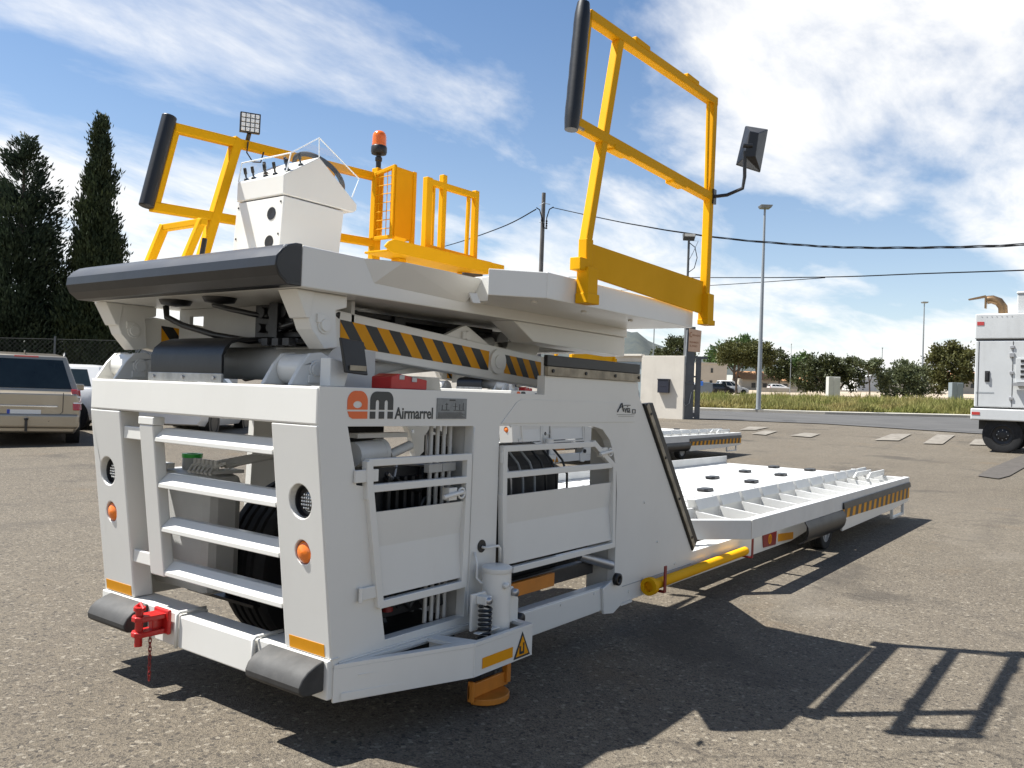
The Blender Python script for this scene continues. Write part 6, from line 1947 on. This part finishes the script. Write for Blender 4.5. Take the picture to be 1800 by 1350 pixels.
# ---- cabinets, buildings, hills
for (x, y), w_, h_, m_, lab in (((89.67, 22.82), 0.62, 2.45, mat("pale_concrete_cabinet", (0.50, 0.49, 0.45), 0.8, var=0.12), "pale concrete utility cabinet in the grass before the carob tree"),
                                ((99.64, 12.64), 0.62, 2.05, mat("grey_cabinet", (0.22, 0.25, 0.27), 0.6, var=0.1), "grey steel utility cabinet in the grass beside the white trailer")):
    t = thing("utility_cabinet", lab, "cabinet", (x, y, g(x, y)), RZR)
    MB().box(-w_, w_, 0, 0.8, -0.2, h_).build("body", m_, t, bevel=0.03)
    MB().box(-w_ * 0.1, w_ * 0.9, -0.04, -0.005, 0.1, h_ - 0.1).build("door", m_, t, bevel=0.015)
M['beige'] = mat("beige_plaster", (0.50, 0.45, 0.37), 0.85, var=0.1, vscale=0.5)
M['tile'] = mat("orange_roof_tiles", (0.52, 0.27, 0.13), 0.8, var=0.25, vscale=1.5)
M['plasterw'] = mat("pale_plaster", (0.66, 0.64, 0.60), 0.8, var=0.06)
M['shadehole'] = mat("dark_window", (0.03, 0.032, 0.035), 0.2)


def building(name, label, x, y, w_, d_, h_, wall, roof=None, wins=(), shed=False, rot=0.0):
    t = thing(name, label, "building", (x, y, g(x, y)), RZR + rot)
    m_ = MB().box(-w_ / 2, w_ / 2, 0, d_, -0.5, h_)
    if shed:
        m_.prism([(-w_ / 2, h_), (w_ / 2, h_), (w_ * 0.05, h_ + w_ * 0.16)], xz(0), (0, d_, 0))
    m_.build("wall", wall, t)
    if roof is not None:
        MB().prism([(-0.6, h_ - 0.25), (d_ / 2, h_ + 1.5), (d_ + 0.6, h_ - 0.25), (d_ / 2, h_ + 1.25)], lambda a, b_: (-w_ / 2 - 0.4, a, b_), (w_ + 0.8, 0, 0)).build("roof", roof, t)
    else:
        MB().box(-w_ / 2 - 0.1, w_ / 2 + 0.1, -0.1, 0.12, h_ - 0.15, h_ + 0.12).build("parapet", wall, t)
    for wx, wz, ww, wh_ in wins:
        fr = MB().box(wx - ww / 2 - 0.06, wx + ww / 2 + 0.06, -0.05, 0.02, wz - 0.06, wz + wh_ + 0.06).build("window", wall, t)
        MB().box(wx - ww / 2, wx + ww / 2, -0.07, -0.045, wz, wz + wh_).build("pane", M['shadehole'], fr)
    return t


building("house", "beige two storey house with small windows behind the parked cars", 139.6, 57.9, 5.6, 7, 4.9, M['beige'], None, [(0.1, 3.2, 0.4, 0.8), (0.0, 0.9, 0.5, 0.95), (-1.8, 1.0, 0.5, 0.8)])
building("long_building", "long low building with an orange tiled roof and dark openings", 166.9, 54.6, 15.5, 6, 2.3, M['beige'], M['tile'], [(-5.5, 0.4, 0.8, 1.0), (-3.2, 0.4, 0.8, 1.0), (1.0, 0.4, 0.8, 1.0), (4.0, 0.4, 0.8, 1.0)])
building("white_shed", "white gabled shed far back right of the carob tree", 209.4, 47.4, 6.4, 9, 2.8, M['plasterw'], None, [(2.0, 1.0, 0.4, 0.6)], shed=True)
building("far_house", "small pale house far back beside the white trailer", 189.2, 24.2, 5.5, 5, 3.0, M['beige'], M['tile'], [(-1.0, 1.2, 0.7, 0.9), (1.0, 1.2, 0.7, 0.9)])
LW = tag(MB().box(-4.2, 4.2, 0, 0.25, -0.3, 0.75).build("low_wall", M['kerb']), "long low concrete wall out on the bare lot", "wall")
LW.location = (137.2, 44.3, g(137.2, 44.3))
LW.rotation_euler = (0, 0, RZR)
hl_ = MB()
rgh = np.random.default_rng(3)
prof_px = [(-1200, 40), (-800, 60), (-420, 36), (-160, 30), (40, 52), (90, 58), (128, 74), (150, 62), (185, 47), (225, 44), (262, 40), (310, 36), (360, 34), (420, 33), (480, 30), (560, 27), (700, 28), (900, 26), (1300, 24)]
xs = np.arange(-1200, 1300, 6.0)
ridge = np.interp(xs, *zip(*prof_px)) + np.interp(xs, np.arange(-1200, 1320, 12), rgh.normal(size=210) * 0.9) + rgh.normal(size=len(xs)) * 0.7
rows = []
for k, (du, fz) in enumerate(((-90, 0.42), (-60, 0.62), (-30, 0.83), (0, 1.0), (60, 0.9))):
    for i, v in enumerate(xs):
        x_, y_ = uv(900 + du, v)
        base = 0.0206 * (900 + du) + 0.0193 * v - 0.45
        rows.append((x_, y_, base - 6 + (ridge[i] - 14) * fz + rgh.normal() * 0.8 * (k < 4)))
nx = len(xs)
hl_.add(rows, [(k * nx + i, k * nx + i + 1, (k + 1) * nx + i + 1, (k + 1) * nx + i) for k in range(4) for i in range(nx - 1)])
ho_ = hl_.build("hills", mat("scrub_hillside", (0.030, 0.040, 0.040), 0.95, var=0.4, vscale=0.15, color2=(0.060, 0.066, 0.056)), smooth=True, weld=False)
ho_["kind"] = "structure"

# ---- grass on the verge
rg = np.random.default_rng(12)
NG = 90000
tt = rg.uniform(0, 1, NG)
aa = np.interp(tt * 4, range(5), [p[0] + 1.5 for p in near1]), np.interp(tt * 4, range(5), [p[1] + 0.7 for p in near1])
far_ = [(84, 50), (82, 32), (84, 18), (88, 6), (92, -8)]
bb_ = np.interp(tt * 4, range(5), [p[0] for p in far_]), np.interp(tt * 4, range(5), [p[1] for p in far_])
q = rg.uniform(0, 1, NG) ** 1.5
px_, py_ = aa[0] + (bb_[0] - aa[0]) * q, aa[1] + (bb_[1] - aa[1]) * q
pts = np.stack([px_, py_, G(px_, py_) + 0.04], 1)
clumpn = 0.55 + 0.45 * np.sin(px_ * 0.9 + 3 * np.sin(py_ * 0.35)) * np.sin(py_ * 1.1 + 1.3)
dirs = rg.normal(size=(NG, 3)) * np.array([0.45, 0.45, 0.05]) + np.array([0, 0, 1.0])
keep = rg.uniform(0, 1, NG) < (0.35 + 0.75 * np.clip(clumpn, 0, 1))
pts, dirs = pts[keep], dirs[keep]
M['grass'] = leaf_mat("long_dry_grass", (0.34, 0.275, 0.11), (0.150, 0.185, 0.040), 0.7, 0.3, 0.22)
hgt_ = 0.20 + 0.62 * np.clip(clumpn[keep] * (0.75 + 0.5 * np.sin(px_[keep] * 0.23 + py_[keep] * 0.31) ** 2), 0, 1.2)
go = leaf_mesh("grass", pts, dirs, hgt_, 0.075, M['grass'], None, rg)
tag(go, "long yellow green grass growing on the verge beyond the road", "grass", kind="stuff")
